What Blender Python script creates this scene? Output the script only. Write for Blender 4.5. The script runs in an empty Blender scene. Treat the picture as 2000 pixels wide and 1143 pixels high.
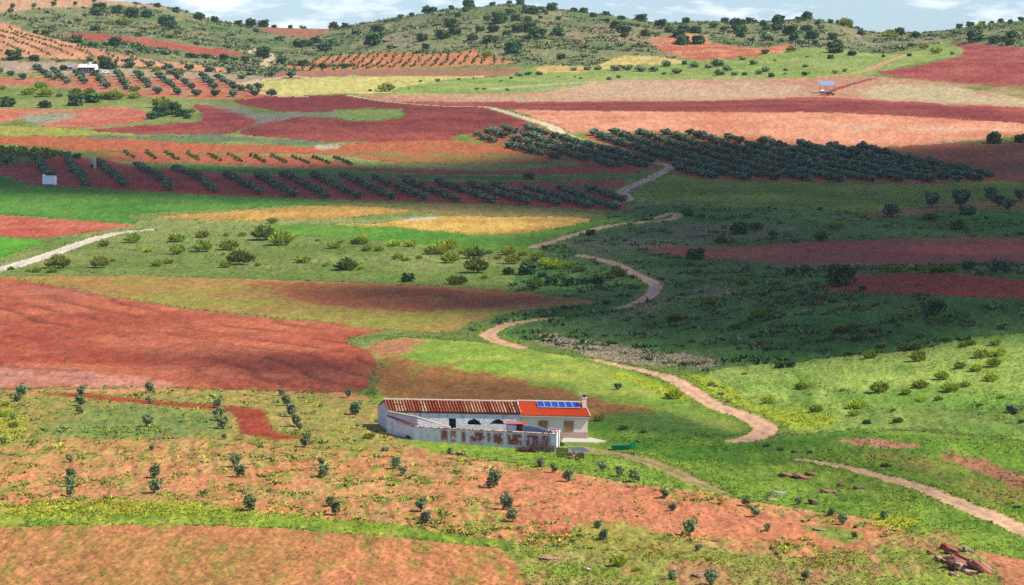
import bpy, math, random
import numpy as np
from mathutils import Vector

# ------------------------------------------------------------------ camera, world, sun, exposure
SC = bpy.context.scene
COL = SC.collection
F_PX, PITCH, CAM_Z = 5882.0, math.radians(-4.6), 100.0
cam_data = bpy.data.cameras.new('camera')
cam = bpy.data.objects.new('camera', cam_data)
COL.objects.link(cam)
cam.location = (0, 0, CAM_Z)
cam.rotation_euler = (math.radians(90) + PITCH, 0, 0)
cam_data.sensor_width = 36.0
cam_data.lens = 36.0 * F_PX / 2000.0
cam_data.clip_start = 1.0
cam_data.clip_end = 20000.0
SC.camera = cam

SUN_EL, SUN_AZ = math.radians(50), math.radians(109)     # azimuth clockwise from +Y (the view direction)
SUN_DIR = Vector((math.sin(SUN_AZ) * math.cos(SUN_EL), math.cos(SUN_AZ) * math.cos(SUN_EL), math.sin(SUN_EL)))
sun_data = bpy.data.lights.new('sun', 'SUN')
sun_data.energy = 4.6
sun_data.angle = math.radians(0.53)
sun_data.color = (1.0, 0.955, 0.88)
sun = bpy.data.objects.new('sun', sun_data)
COL.objects.link(sun)
sun.rotation_euler = (-SUN_DIR).to_track_quat('-Z', 'Y').to_euler()
sun.location = (300, -100, 600)

world = bpy.data.worlds.new('World')
SC.world = world
world.use_nodes = True
wn, wl = world.node_tree.nodes, world.node_tree.links
wn.clear()
w_out = wn.new('ShaderNodeOutputWorld')
w_bg = wn.new('ShaderNodeBackground')
w_sky = wn.new('ShaderNodeTexSky')
w_sky.sky_type = 'NISHITA'
w_sky.sun_disc = False
w_sky.sun_elevation = SUN_EL
w_sky.sun_rotation = SUN_AZ
w_sky.altitude = 700
w_sky.air_density = 1.0
w_sky.dust_density = 0.25
w_sky.ozone_density = 2.5
# scattered fair-weather clouds over the whole dome
w_geo = wn.new('ShaderNodeTexCoord')
w_map = wn.new('ShaderNodeMapping')
w_map.inputs['Scale'].default_value = (22.0, 22.0, 90.0)
w_noise = wn.new('ShaderNodeTexNoise')
w_noise.inputs['Scale'].default_value = 1.0
w_noise.inputs['Detail'].default_value = 8.0
w_noise.inputs['Roughness'].default_value = 0.6
w_ramp = wn.new('ShaderNodeValToRGB')
w_ramp.color_ramp.elements[0].position = 0.50
w_ramp.color_ramp.elements[0].color = (0, 0, 0, 1)
w_ramp.color_ramp.elements[1].position = 0.70
w_ramp.color_ramp.elements[1].color = (1, 1, 1, 1)
w_mix = wn.new('ShaderNodeMix')
w_mix.data_type = 'RGBA'
w_mix.inputs['B'].default_value = (11.0, 11.2, 11.6, 1)
w_tint = wn.new('ShaderNodeMix')
w_tint.data_type = 'RGBA'; w_tint.blend_type = 'MULTIPLY'
w_tint.inputs['Factor'].default_value = 1.0
w_tint.inputs['B'].default_value = (.66, .87, 1.27, 1)
wl.new(w_geo.outputs['Generated'], w_map.inputs['Vector'])
wl.new(w_map.outputs['Vector'], w_noise.inputs['Vector'])
wl.new(w_noise.outputs['Fac'], w_ramp.inputs['Fac'])
wl.new(w_ramp.outputs['Color'], w_mix.inputs['Factor'])
wl.new(w_sky.outputs['Color'], w_tint.inputs['A'])
wl.new(w_tint.outputs['Result'], w_mix.inputs['A'])
wl.new(w_mix.outputs['Result'], w_bg.inputs['Color'])
w_bg.inputs['Strength'].default_value = 0.070
wl.new(w_bg.outputs['Background'], w_out.inputs['Surface'])

SC.view_settings.view_transform = 'Standard'
SC.view_settings.look = 'None'
SC.view_settings.gamma = 1.0
SC.view_settings.use_curve_mapping = False
SC.view_settings.exposure = 0.86
SC.cycles.max_bounces = 4
SC.cycles.transparent_max_bounces = 12
SC.cycles.use_denoising = False

K_LIT = 2.08          # sunlit picture value of a surface of albedo 1 (used to turn noted picture colours into albedos)
rng = np.random.default_rng(7)
random.seed(7)

# ------------------------------------------------------------------ helpers
def lin(c):
    c = np.asarray(c, dtype=np.float64) / 255.0
    return np.where(c <= 0.04045, c / 12.92, ((c + 0.055) / 1.055) ** 2.4)
def alb(r, g, b):
    return lin((r, g, b)) / K_LIT

def hash2(ix, iy, seed):
    h = (ix.astype(np.int64) * 374761393 + iy.astype(np.int64) * 668265263 + seed * 974634777) & 0xFFFFFFFF
    h = ((h ^ (h >> 13)) * 1274126177) & 0xFFFFFFFF
    h = ((h ^ (h >> 15)) * 2246822519) & 0xFFFFFFFF
    return ((h ^ (h >> 16)) & 0xFFFFFF) / float(0xFFFFFF)
def vnoise(x, y, seed=0):
    x, y = np.asarray(x, dtype=np.float64), np.asarray(y, dtype=np.float64)
    x0, y0 = np.floor(x), np.floor(y)
    fx, fy = x - x0, y - y0
    fx, fy = fx * fx * (3 - 2 * fx), fy * fy * (3 - 2 * fy)
    a, b = hash2(x0, y0, seed), hash2(x0 + 1, y0, seed)
    c, d = hash2(x0, y0 + 1, seed), hash2(x0 + 1, y0 + 1, seed)
    return (a + (b - a) * fx) * (1 - fy) + (c + (d - c) * fx) * fy
def fbm(x, y, octaves=4, seed=0, gain=0.5):
    s, amp, tot = 0.0, 1.0, 0.0
    for k in range(octaves):
        ca, sa = math.cos(.6 + 1.1 * k) * 2.03 ** k, math.sin(.6 + 1.1 * k) * 2.03 ** k
        s = s + amp * vnoise(x * ca - y * sa + 17.3 * k, x * sa + y * ca - 9.1 * k, seed + k * 13)
        tot += amp
        amp *= gain
    return s / tot                        # 0..1, mean .5
def sstep(a, b, x):
    t = np.clip((x - a) / (b - a), 0, 1)
    return t * t * (3 - 2 * t)
def pchip(xs, ys):
    xs, ys = np.array(xs, float), np.array(ys, float)
    h = np.diff(xs); dl = np.diff(ys) / h
    m = np.zeros_like(xs)
    m[0], m[-1] = dl[0], dl[-1]
    for i in range(1, len(xs) - 1):
        if dl[i - 1] * dl[i] > 0:
            w1, w2 = 2 * h[i] + h[i - 1], h[i] + 2 * h[i - 1]
            m[i] = (w1 + w2) / (w1 / dl[i - 1] + w2 / dl[i])
    def f(x):
        x = np.asarray(x, float)
        i = np.clip(np.searchsorted(xs, x) - 1, 0, len(xs) - 2)
        t = np.clip((x - xs[i]) / h[i], 0, 1)
        t2, t3 = t * t, t * t * t
        return ((2*t3 - 3*t2 + 1) * ys[i] + (t3 - 2*t2 + t) * h[i] * m[i] + (-2*t3 + 3*t2) * ys[i+1] + (t3 - t2) * h[i] * m[i+1])
    return f

# ------------------------------------------------------------------ terrain
CP, SP = math.cos(PITCH), math.sin(PITCH)
def project(x, y, z):
    dz = z - CAM_Z
    fwd = y * CP + dz * SP
    up = -y * SP + dz * CP
    return 1000 + F_PX * x / fwd, 571.5 - F_PX * up / fwd
def elev_of(v):
    return math.tan(PITCH - math.atan((v - 571.5) / F_PX))

Z_PROF = pchip([0, 150, 230, 295, 400, 520, 700, 900, 1050, 1200, 1400, 1650, 2000, 2150, 3600],
               [47, 46.6, 46.8, 47, 48, 46.7, 45, 49.4, 55.2, 63, 76, 91.4, 113, 121, 121])
SKY_V = pchip([-700, 0, 190, 270, 340, 400, 440, 500, 560, 640, 680, 750, 820, 870, 930, 1000, 1050, 1120, 1200, 1260, 1320, 1400, 1450, 1520, 1580, 1640, 1690, 1720, 1780, 1840, 1880, 1940, 2000, 2200, 2700],
              [-70, -25, 1, 6, 16, 33, 43, 51, 54, 56, 51, 40, 28, 19, 14, 9, 14, 22, 31, 41, 44, 44, 46, 42, 39, 48, 63, 67, 67, 63, 55, 47, 41, 25, 30])
R_RIDGE = 2150.0
Z_RIDGE_N = float(Z_PROF(R_RIDGE))
FARM_X, FARM_Y, FARM_Z = -3.74, 399.0, 48.0
BUMPS = [(2150, 600, 55, 90, 9.0), (1700, 590, 40, 60, 2.5), (250, 1012, 70, 38, 2.6), (720, 1275, 60, 60, 4.0), (1620, 1290, 95, 70, 4.5), (250, 470, 35, 55, 1.6),
         (1080, 505, 30, 40, 1.2), (1300, 545, 14, 60, -1.8), (560, 930, 90, 60, 1.5), (1950, 900, 80, 60, 3.0), (1900, 1600, 90, 110, 5.0), (300, 1650, 90, 90, 4.0)]
def farm_plane(X, Y):
    return FARM_Z + 0.05 * (Y - 3) - 0.025 * X
def H(x, y):
    x, y = np.asarray(x, float), np.asarray(y, float)
    r = np.hypot(x, y)
    yy = np.maximum(y, 1.0)
    u = np.clip(1000 + F_PX * x / yy, -690, 2690)
    z = Z_PROF(r)
    zsky = CAM_Z + R_RIDGE * np.tan(PITCH - np.arctan((SKY_V(u) - 571.5) / F_PX))
    z = z + sstep(1480, 2120, r) * (zsky - Z_RIDGE_N)
    z = z - np.maximum(r - R_RIDGE - 20, 0) * 0.13
    for (bu, br, sx, sr, h) in BUMPS:
        z = z + h * np.exp(-0.5 * (((x - br * (bu - 1000) / F_PX) / sx) ** 2 + ((r - br) / sr) ** 2))
    far = sstep(1500, 1800, r) * (1 - sstep(2050, 2150, r))
    z = z + (fbm(x / 150, y / 150, 2, 3) - 0.5) * (1.4 + 9 * far) + (fbm(x / 42, y / 42, 3, 5) - 0.5) * (0.55 + 4.0 * far)
    X, Y = x - FARM_X, y - FARM_Y
    w = 1 - sstep(0.75, 1.5, np.sqrt((X / 20) ** 2 + ((Y - 1) / 15) ** 2))
    return z + w * (farm_plane(X, Y) - z)

def ground_at(us, vs):
    """World points where the view rays through photo pixels meet the terrain."""
    us, vs = np.atleast_1d(np.asarray(us, float)), np.atleast_1d(np.asarray(vs, float))
    a, b = (us - 1000) / F_PX, (571.5 - vs) / F_PX
    dx, dy, dz = a, CP - b * SP, SP + b * CP
    n = np.hypot(dx, dy)
    dx, dy, dz = dx / n, dy / n, dz / n
    steps = np.concatenate([np.arange(180, 1000, 5.0), np.arange(1000, 2260, 8.0)])
    hit = np.full(us.shape, 2140.0)
    found = np.zeros(us.shape, bool)
    prev = np.full(us.shape, 170.0)
    ch = 160
    for k in range(0, len(steps), ch):
        st = steps[k:k + ch]
        R = st[None, :]
        zz = H(dx[:, None] * R, dy[:, None] * R)
        below = (CAM_Z + dz[:, None] * R) <= zz
        any_ = below.any(1) & ~found
        idx = below.argmax(1)
        hit = np.where(any_, st[idx], hit)
        found |= any_
    lo, hi = hit - 8.0, hit.copy()
    for _ in range(12):
        mid = 0.5 * (lo + hi)
        bel = (CAM_Z + dz * mid) <= H(dx * mid, dy * mid)
        hi = np.where(bel, mid, hi)
        lo = np.where(bel, lo, mid)
    x, y = dx * hi, dy * hi
    return np.stack([x, y, H(x, y)], 1)

# ------------------------------------------------------------------ materials
def new_mat(name):
    m = bpy.data.materials.new(name)
    m.use_nodes = True
    return m, m.node_tree.nodes, m.node_tree.links, m.node_tree.nodes['Principled BSDF']
def simple_mat(name, rgb, rough=0.8, var=0.25, scale=3.0, spec=0.2, metallic=0.0, bump=0.0, obj_var=0.0):
    m, n, l, p = new_mat(name)
    tc = n.new('ShaderNodeTexCoord')
    nz = n.new('ShaderNodeTexNoise')
    nz.inputs['Scale'].default_value = scale
    nz.inputs['Detail'].default_value = 6
    nz.inputs['Roughness'].default_value = 0.65
    l.new(tc.outputs['Object'], nz.inputs['Vector'])
    mr = n.new('ShaderNodeMapRange')
    mr.inputs['From Min'].default_value, mr.inputs['From Max'].default_value = 0.25, 0.75
    mr.inputs['To Min'].default_value, mr.inputs['To Max'].default_value = 1 - var, 1 + var
    l.new(nz.outputs['Fac'], mr.inputs['Value'])
    last = mr.outputs['Result']
    if obj_var:
        oi = n.new('ShaderNodeObjectInfo')
        m2 = n.new('ShaderNodeMapRange')
        m2.inputs['To Min'].default_value, m2.inputs['To Max'].default_value = 1 - obj_var, 1 + obj_var
        l.new(oi.outputs['Random'], m2.inputs['Value'])
        mm = n.new('ShaderNodeMath'); mm.operation = 'MULTIPLY'
        l.new(last, mm.inputs[0]); l.new(m2.outputs['Result'], mm.inputs[1])
        last = mm.outputs[0]
    vm = n.new('ShaderNodeVectorMath'); vm.operation = 'SCALE'
    vm.inputs[0].default_value = tuple(rgb)
    l.new(last, vm.inputs['Scale'])
    l.new(vm.outputs[0], p.inputs['Base Color'])
    p.inputs['Roughness'].default_value = rough
    p.inputs['Specular IOR Level'].default_value = spec
    p.inputs['Metallic'].default_value = metallic
    if bump:
        b = n.new('ShaderNodeBump')
        b.inputs['Strength'].default_value = bump
        l.new(nz.outputs['Fac'], b.inputs['Height'])
        l.new(b.outputs['Normal'], p.inputs['Normal'])
    return m
def attr_mat(name, scale, var, rough=0.95, spec=0.05, bump=0.4, bump_scale=None, island=False, aniso=None):
    """Base colour from the mesh's own colour attribute (earth, plaster ... as it is), with fine procedural grain and relief."""
    m, n, l, p = new_mat(name)
    at = n.new('ShaderNodeAttribute'); at.attribute_name = 'col'
    tc = n.new('ShaderNodeTexCoord')
    nz = n.new('ShaderNodeTexNoise')
    nz.inputs['Scale'].default_value = scale
    nz.inputs['Detail'].default_value = 8
    nz.inputs['Roughness'].default_value = 0.7
    mp = n.new('ShaderNodeMapping')
    mp.inputs['Scale'].default_value = (1, aniso or 1, 1)
    l.new(tc.outputs['Object'], mp.inputs['Vector'])
    l.new(mp.outputs['Vector'], nz.inputs['Vector'])
    mr = n.new('ShaderNodeMapRange')
    mr.inputs['From Min'].default_value, mr.inputs['From Max'].default_value = 0.3, 0.7
    mr.inputs['To Min'].default_value, mr.inputs['To Max'].default_value = 1 - var, 1 + var
    l.new(nz.outputs['Fac'], mr.inputs['Value'])
    last = mr.outputs['Result']
    if island:
        g = n.new('ShaderNodeNewGeometry')
        m2 = n.new('ShaderNodeMapRange')
        m2.inputs['To Min'].default_value, m2.inputs['To Max'].default_value = 0.7, 1.3
        l.new(g.outputs['Random Per Island'], m2.inputs['Value'])
        mm = n.new('ShaderNodeMath'); mm.operation = 'MULTIPLY'
        l.new(last, mm.inputs[0]); l.new(m2.outputs['Result'], mm.inputs[1])
        last = mm.outputs[0]
    vm = n.new('ShaderNodeVectorMath'); vm.operation = 'SCALE'
    l.new(at.outputs['Color'], vm.inputs[0])
    l.new(last, vm.inputs['Scale'])
    l.new(vm.outputs[0], p.inputs['Base Color'])
    p.inputs['Roughness'].default_value = rough
    p.inputs['Specular IOR Level'].default_value = spec
    if bump:
        nb = n.new('ShaderNodeTexNoise')
        nb.inputs['Scale'].default_value = bump_scale or scale * 2
        nb.inputs['Detail'].default_value = 5
        l.new(tc.outputs['Object'], nb.inputs['Vector'])
        b = n.new('ShaderNodeBump')
        b.inputs['Strength'].default_value = bump
        b.inputs['Distance'].default_value = 0.3
        l.new(nb.outputs['Fac'], b.inputs['Height'])
        l.new(b.outputs['Normal'], p.inputs['Normal'])
    return m
def leaf_mat(name, c_dark, c_light, obj_var=0.22, transl=0.25, gain=1.55):
    """Foliage: each leaf clump and each plant has its own tone."""
    m, n, l, p = new_mat(name)
    c_dark, c_light = np.minimum(np.array(c_dark) * gain, .6), np.minimum(np.array(c_light) * gain, .6)
    g = n.new('ShaderNodeNewGeometry')
    oi = n.new('ShaderNodeObjectInfo')
    mx = n.new('ShaderNodeMix'); mx.data_type = 'RGBA'
    mx.inputs['A'].default_value = (*c_dark, 1)
    mx.inputs['B'].default_value = (*c_light, 1)
    l.new(g.outputs['Random Per Island'], mx.inputs['Factor'])
    m2 = n.new('ShaderNodeMapRange')
    m2.inputs['To Min'].default_value, m2.inputs['To Max'].default_value = 1 - obj_var, 1 + obj_var
    l.new(oi.outputs['Random'], m2.inputs['Value'])
    hs = n.new('ShaderNodeHueSaturation')
    m3 = n.new('ShaderNodeMapRange')
    m3.inputs['To Min'].default_value, m3.inputs['To Max'].default_value = 0.485, 0.515
    l.new(oi.outputs['Random'], m3.inputs['Value'])
    l.new(m3.outputs['Result'], hs.inputs['Hue'])
    l.new(m2.outputs['Result'], hs.inputs['Value'])
    l.new(mx.outputs['Result'], hs.inputs['Color'])
    p.inputs['Roughness'].default_value = 0.75
    p.inputs['Specular IOR Level'].default_value = 0.15
    l.new(hs.outputs['Color'], p.inputs['Base Color'])
    tr = n.new('ShaderNodeBsdfTranslucent')
    l.new(hs.outputs['Color'], tr.inputs['Color'])
    ms = n.new('ShaderNodeMixShader')
    ms.inputs['Fac'].default_value = transl
    l.new(p.outputs['BSDF'], ms.inputs[1])
    l.new(tr.outputs['BSDF'], ms.inputs[2])
    l.new(ms.outputs['Shader'], n['Material Output'].inputs['Surface'])
    return m

# ------------------------------------------------------------------ mesh helpers
def mk(name, V, F, mats=(), cols=None, mat_idx=None, smooth=False):
    """Mesh from a vertex array and one face array (or a list of face arrays) of constant width each."""
    me = bpy.data.meshes.new(name)
    V = np.asarray(V, dtype=np.float32)
    Fs = F if isinstance(F, list) else [F]
    Fs = [np.asarray(f, dtype=np.int32) for f in Fs if len(f)]
    me.vertices.add(len(V)); me.vertices.foreach_set('co', V.ravel())
    loops = np.concatenate([f.ravel() for f in Fs])
    counts = np.concatenate([np.full(len(f), f.shape[1], dtype=np.int32) for f in Fs])
    starts = np.concatenate([[0], np.cumsum(counts)[:-1]]).astype(np.int32)
    me.loops.add(len(loops)); me.loops.foreach_set('vertex_index', loops)
    me.polygons.add(len(counts)); me.polygons.foreach_set('loop_start', starts); me.polygons.foreach_set('loop_total', counts)
    if mat_idx is not None:
        me.polygons.foreach_set('material_index', np.asarray(mat_idx, dtype=np.int32))
    if smooth:
        me.polygons.foreach_set('use_smooth', np.ones(len(counts), dtype=bool))
    for m in mats:
        me.materials.append(m)
    if cols is not None:
        a = me.attributes.new('col', 'FLOAT_COLOR', 'POINT')
        c = np.ones((len(V), 4), dtype=np.float32)
        c[:, :3] = cols
        a.data.foreach_set('color', c.ravel())
    me.update(calc_edges=True)
    return me
def tag(o, label=None, cat=None, group=None, kind=None):
    if label: o['label'] = label
    if cat: o['category'] = cat
    if group: o['group'] = group
    if kind: o['kind'] = kind
    return o
def obj(name, me, parent=None, loc=(0, 0, 0), rotz=0.0, scale=None):
    o = bpy.data.objects.new(name, me)
    COL.objects.link(o)
    o.location = loc
    o.rotation_euler = (0, 0, rotz)
    if scale is not None:
        o.scale = scale if hasattr(scale, '__len__') else (scale,) * 3
    if parent is not None:
        o.parent = parent
    return o
class MB:
    """Collects boxes, prisms and tubes, then links them as one mesh."""
    def __init__(s):
        s.v, s.f, s.c = [], [], []
    def add(s, V, F, col=None):
        b = len(s.v)
        s.v += [tuple(map(float, p)) for p in V]
        s.f += [tuple(int(i) + b for i in f) for f in F]
        s.c += [tuple(col) if col is not None else (1, 1, 1)] * len(V)
        return s
    def box(s, c, size, rz=0.0, col=None, tilt=0.0, ry=0.0):
        sx, sy, sz = size[0] / 2, size[1] / 2, size[2] / 2
        P = []
        for z in (-sz, sz):
            for (x, y) in ((-sx, -sy), (sx, -sy), (sx, sy), (-sx, sy)):
                q = Vector((x, y, z))
                if tilt:
                    q = Vector((q.x, q.y * math.cos(tilt) - q.z * math.sin(tilt), q.y * math.sin(tilt) + q.z * math.cos(tilt)))
                if ry:
                    q = Vector((q.x * math.cos(ry) + q.z * math.sin(ry), q.y, -q.x * math.sin(ry) + q.z * math.cos(ry)))
                if rz:
                    q = Vector((q.x * math.cos(rz) - q.y * math.sin(rz), q.x * math.sin(rz) + q.y * math.cos(rz), q.z))
                P.append(q + Vector(c))
        return s.add(P, [(3, 2, 1, 0), (4, 5, 6, 7), (0, 1, 5, 4), (1, 2, 6, 5), (2, 3, 7, 6), (3, 0, 4, 7)], col)
    def prism(s, pts, z0, z1, col=None):
        n = len(pts)
        zb = z0 if hasattr(z0, '__len__') else [z0] * n
        zt = z1 if hasattr(z1, '__len__') else [z1] * n
        V = [(p[0], p[1], zb[i]) for i, p in enumerate(pts)] + [(p[0], p[1], zt[i]) for i, p in enumerate(pts)]
        F = [tuple(range(n - 1, -1, -1)), tuple(range(n, 2 * n))] + [(i, (i + 1) % n, n + (i + 1) % n, n + i) for i in range(n)]
        return s.add(V, F, col)
    def tube(s, pts, radii, n=6, col=None):
        P = [Vector(p) for p in pts]
        V, F = [], []
        for i, p in enumerate(P):
            d = (P[min(i + 1, len(P) - 1)] - P[max(i - 1, 0)]).normalized()
            a = d.orthogonal().normalized()
            b = d.cross(a)
            r = radii[i] if hasattr(radii, '__len__') else radii
            for k in range(n):
                t = 2 * math.pi * k / n
                V.append(p + (a * math.cos(t) + b * math.sin(t)) * r)
        for i in range(len(P) - 1):
            for k in range(n):
                F.append((i * n + k, i * n + (k + 1) % n, (i + 1) * n + (k + 1) % n, (i + 1) * n + k))
        F.append(tuple(range(n - 1, -1, -1)))
        F.append(tuple((len(P) - 1) * n + k for k in range(n)))
        return s.add(V, F, col)
    def lathe(s, prof, n=16, c=(0, 0, 0), col=None):
        V, F = [], []
        for (r, z) in prof:
            for k in range(n):
                t = 2 * math.pi * k / n
                V.append((c[0] + r * math.cos(t), c[1] + r * math.sin(t), c[2] + z))
        m = len(prof)
        for i in range(m - 1):
            for k in range(n):
                F.append((i * n + k, i * n + (k + 1) % n, (i + 1) * n + (k + 1) % n, (i + 1) * n + k))
        F.append(tuple(range(n - 1, -1, -1)))
        F.append(tuple((m - 1) * n + k for k in range(n)))
        return s.add(V, F, col)
    def mesh(s, name, mat, cols=False):
        me = bpy.data.meshes.new(name)
        me.from_pydata(s.v, [], s.f)
        for m in (mat if isinstance(mat, (list, tuple)) else [mat]):
            me.materials.append(m)
        if cols:
            a = me.attributes.new('col', 'FLOAT_COLOR', 'POINT')
            a.data.foreach_set('color', np.array([(*c, 1) for c in s.c], dtype=np.float32).ravel())
        me.update()
        return me
    def build(s, name, mat, parent=None, cols=False, **kw):
        return obj(name, s.mesh(name, mat, cols), parent, **kw)
# ------------------------------------------------------------------ land use, traced from the photo onto the terrain
U0, U1, V0, V1 = -640, 2640, -60, 1330
RW, RH = U1 - U0, V1 - V0
def smooth_poly(pts, n=6):
    """Catmull-Rom through the traced corner points, so that field edges curve as they do in the land."""
    P = np.array(pts, float)
    out = []
    m = len(P)
    for i in range(m):
        p0, p1, p2, p3 = P[i - 1], P[i], P[(i + 1) % m], P[(i + 2) % m]
        if np.hypot(*(p2 - p1)) > 260 or np.hypot(*(p1 - p0)) > 420 or np.hypot(*(p3 - p2)) > 420:
            ts = [0.0]
            out.append(p1); continue
        for k in range(n):
            t = k / n
            out.append(0.5 * ((2 * p1) + (-p0 + p2) * t + (2*p0 - 5*p1 + 4*p2 - p3) * t*t + (-p0 + 3*p1 - 3*p2 + p3) * t**3))
    return np.array(out)
def raster(pts, smooth=True):
    P = smooth_poly(pts) if smooth else np.array(pts, float)
    mask = np.zeros((RH, RW), bool)
    x, y = P[:, 0] - U0, P[:, 1] - V0
    x2, y2 = np.roll(x, -1), np.roll(y, -1)
    for row in range(max(0, int(y.min())), min(RH, int(y.max()) + 2)):
        yc = row + 0.5
        c = ((y <= yc) & (y2 > yc)) | ((y2 <= yc) & (y > yc))
        if not c.any():
            continue
        xs = np.sort(x[c] + (yc - y[c]) / (y2[c] - y[c]) * (x2[c] - x[c]))
        for a, b in zip(xs[0::2], xs[1::2]):
            mask[row, max(0, int(round(a))):max(0, int(round(b)))] = True
    return mask
def blur(a, bx, by):
    a = a.astype(np.float32)
    for axis, b in ((1, bx), (0, by)):
        if b < 1: continue
        for _ in range(2):
            k = int(b)
            c = np.cumsum(np.concatenate([np.repeat(np.take(a, [0], axis), k + 1, axis), a, np.repeat(np.take(a, [-1], axis), k, axis)], axis), axis)
            n = a.shape[axis]
            hi = np.take(c, np.arange(2 * k + 1, 2 * k + 1 + n), axis)
            lo = np.take(c, np.arange(0, n), axis)
            a = (hi - lo) / (2 * k + 1)
    return a

PLUM = (148, 66, 60)
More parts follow.
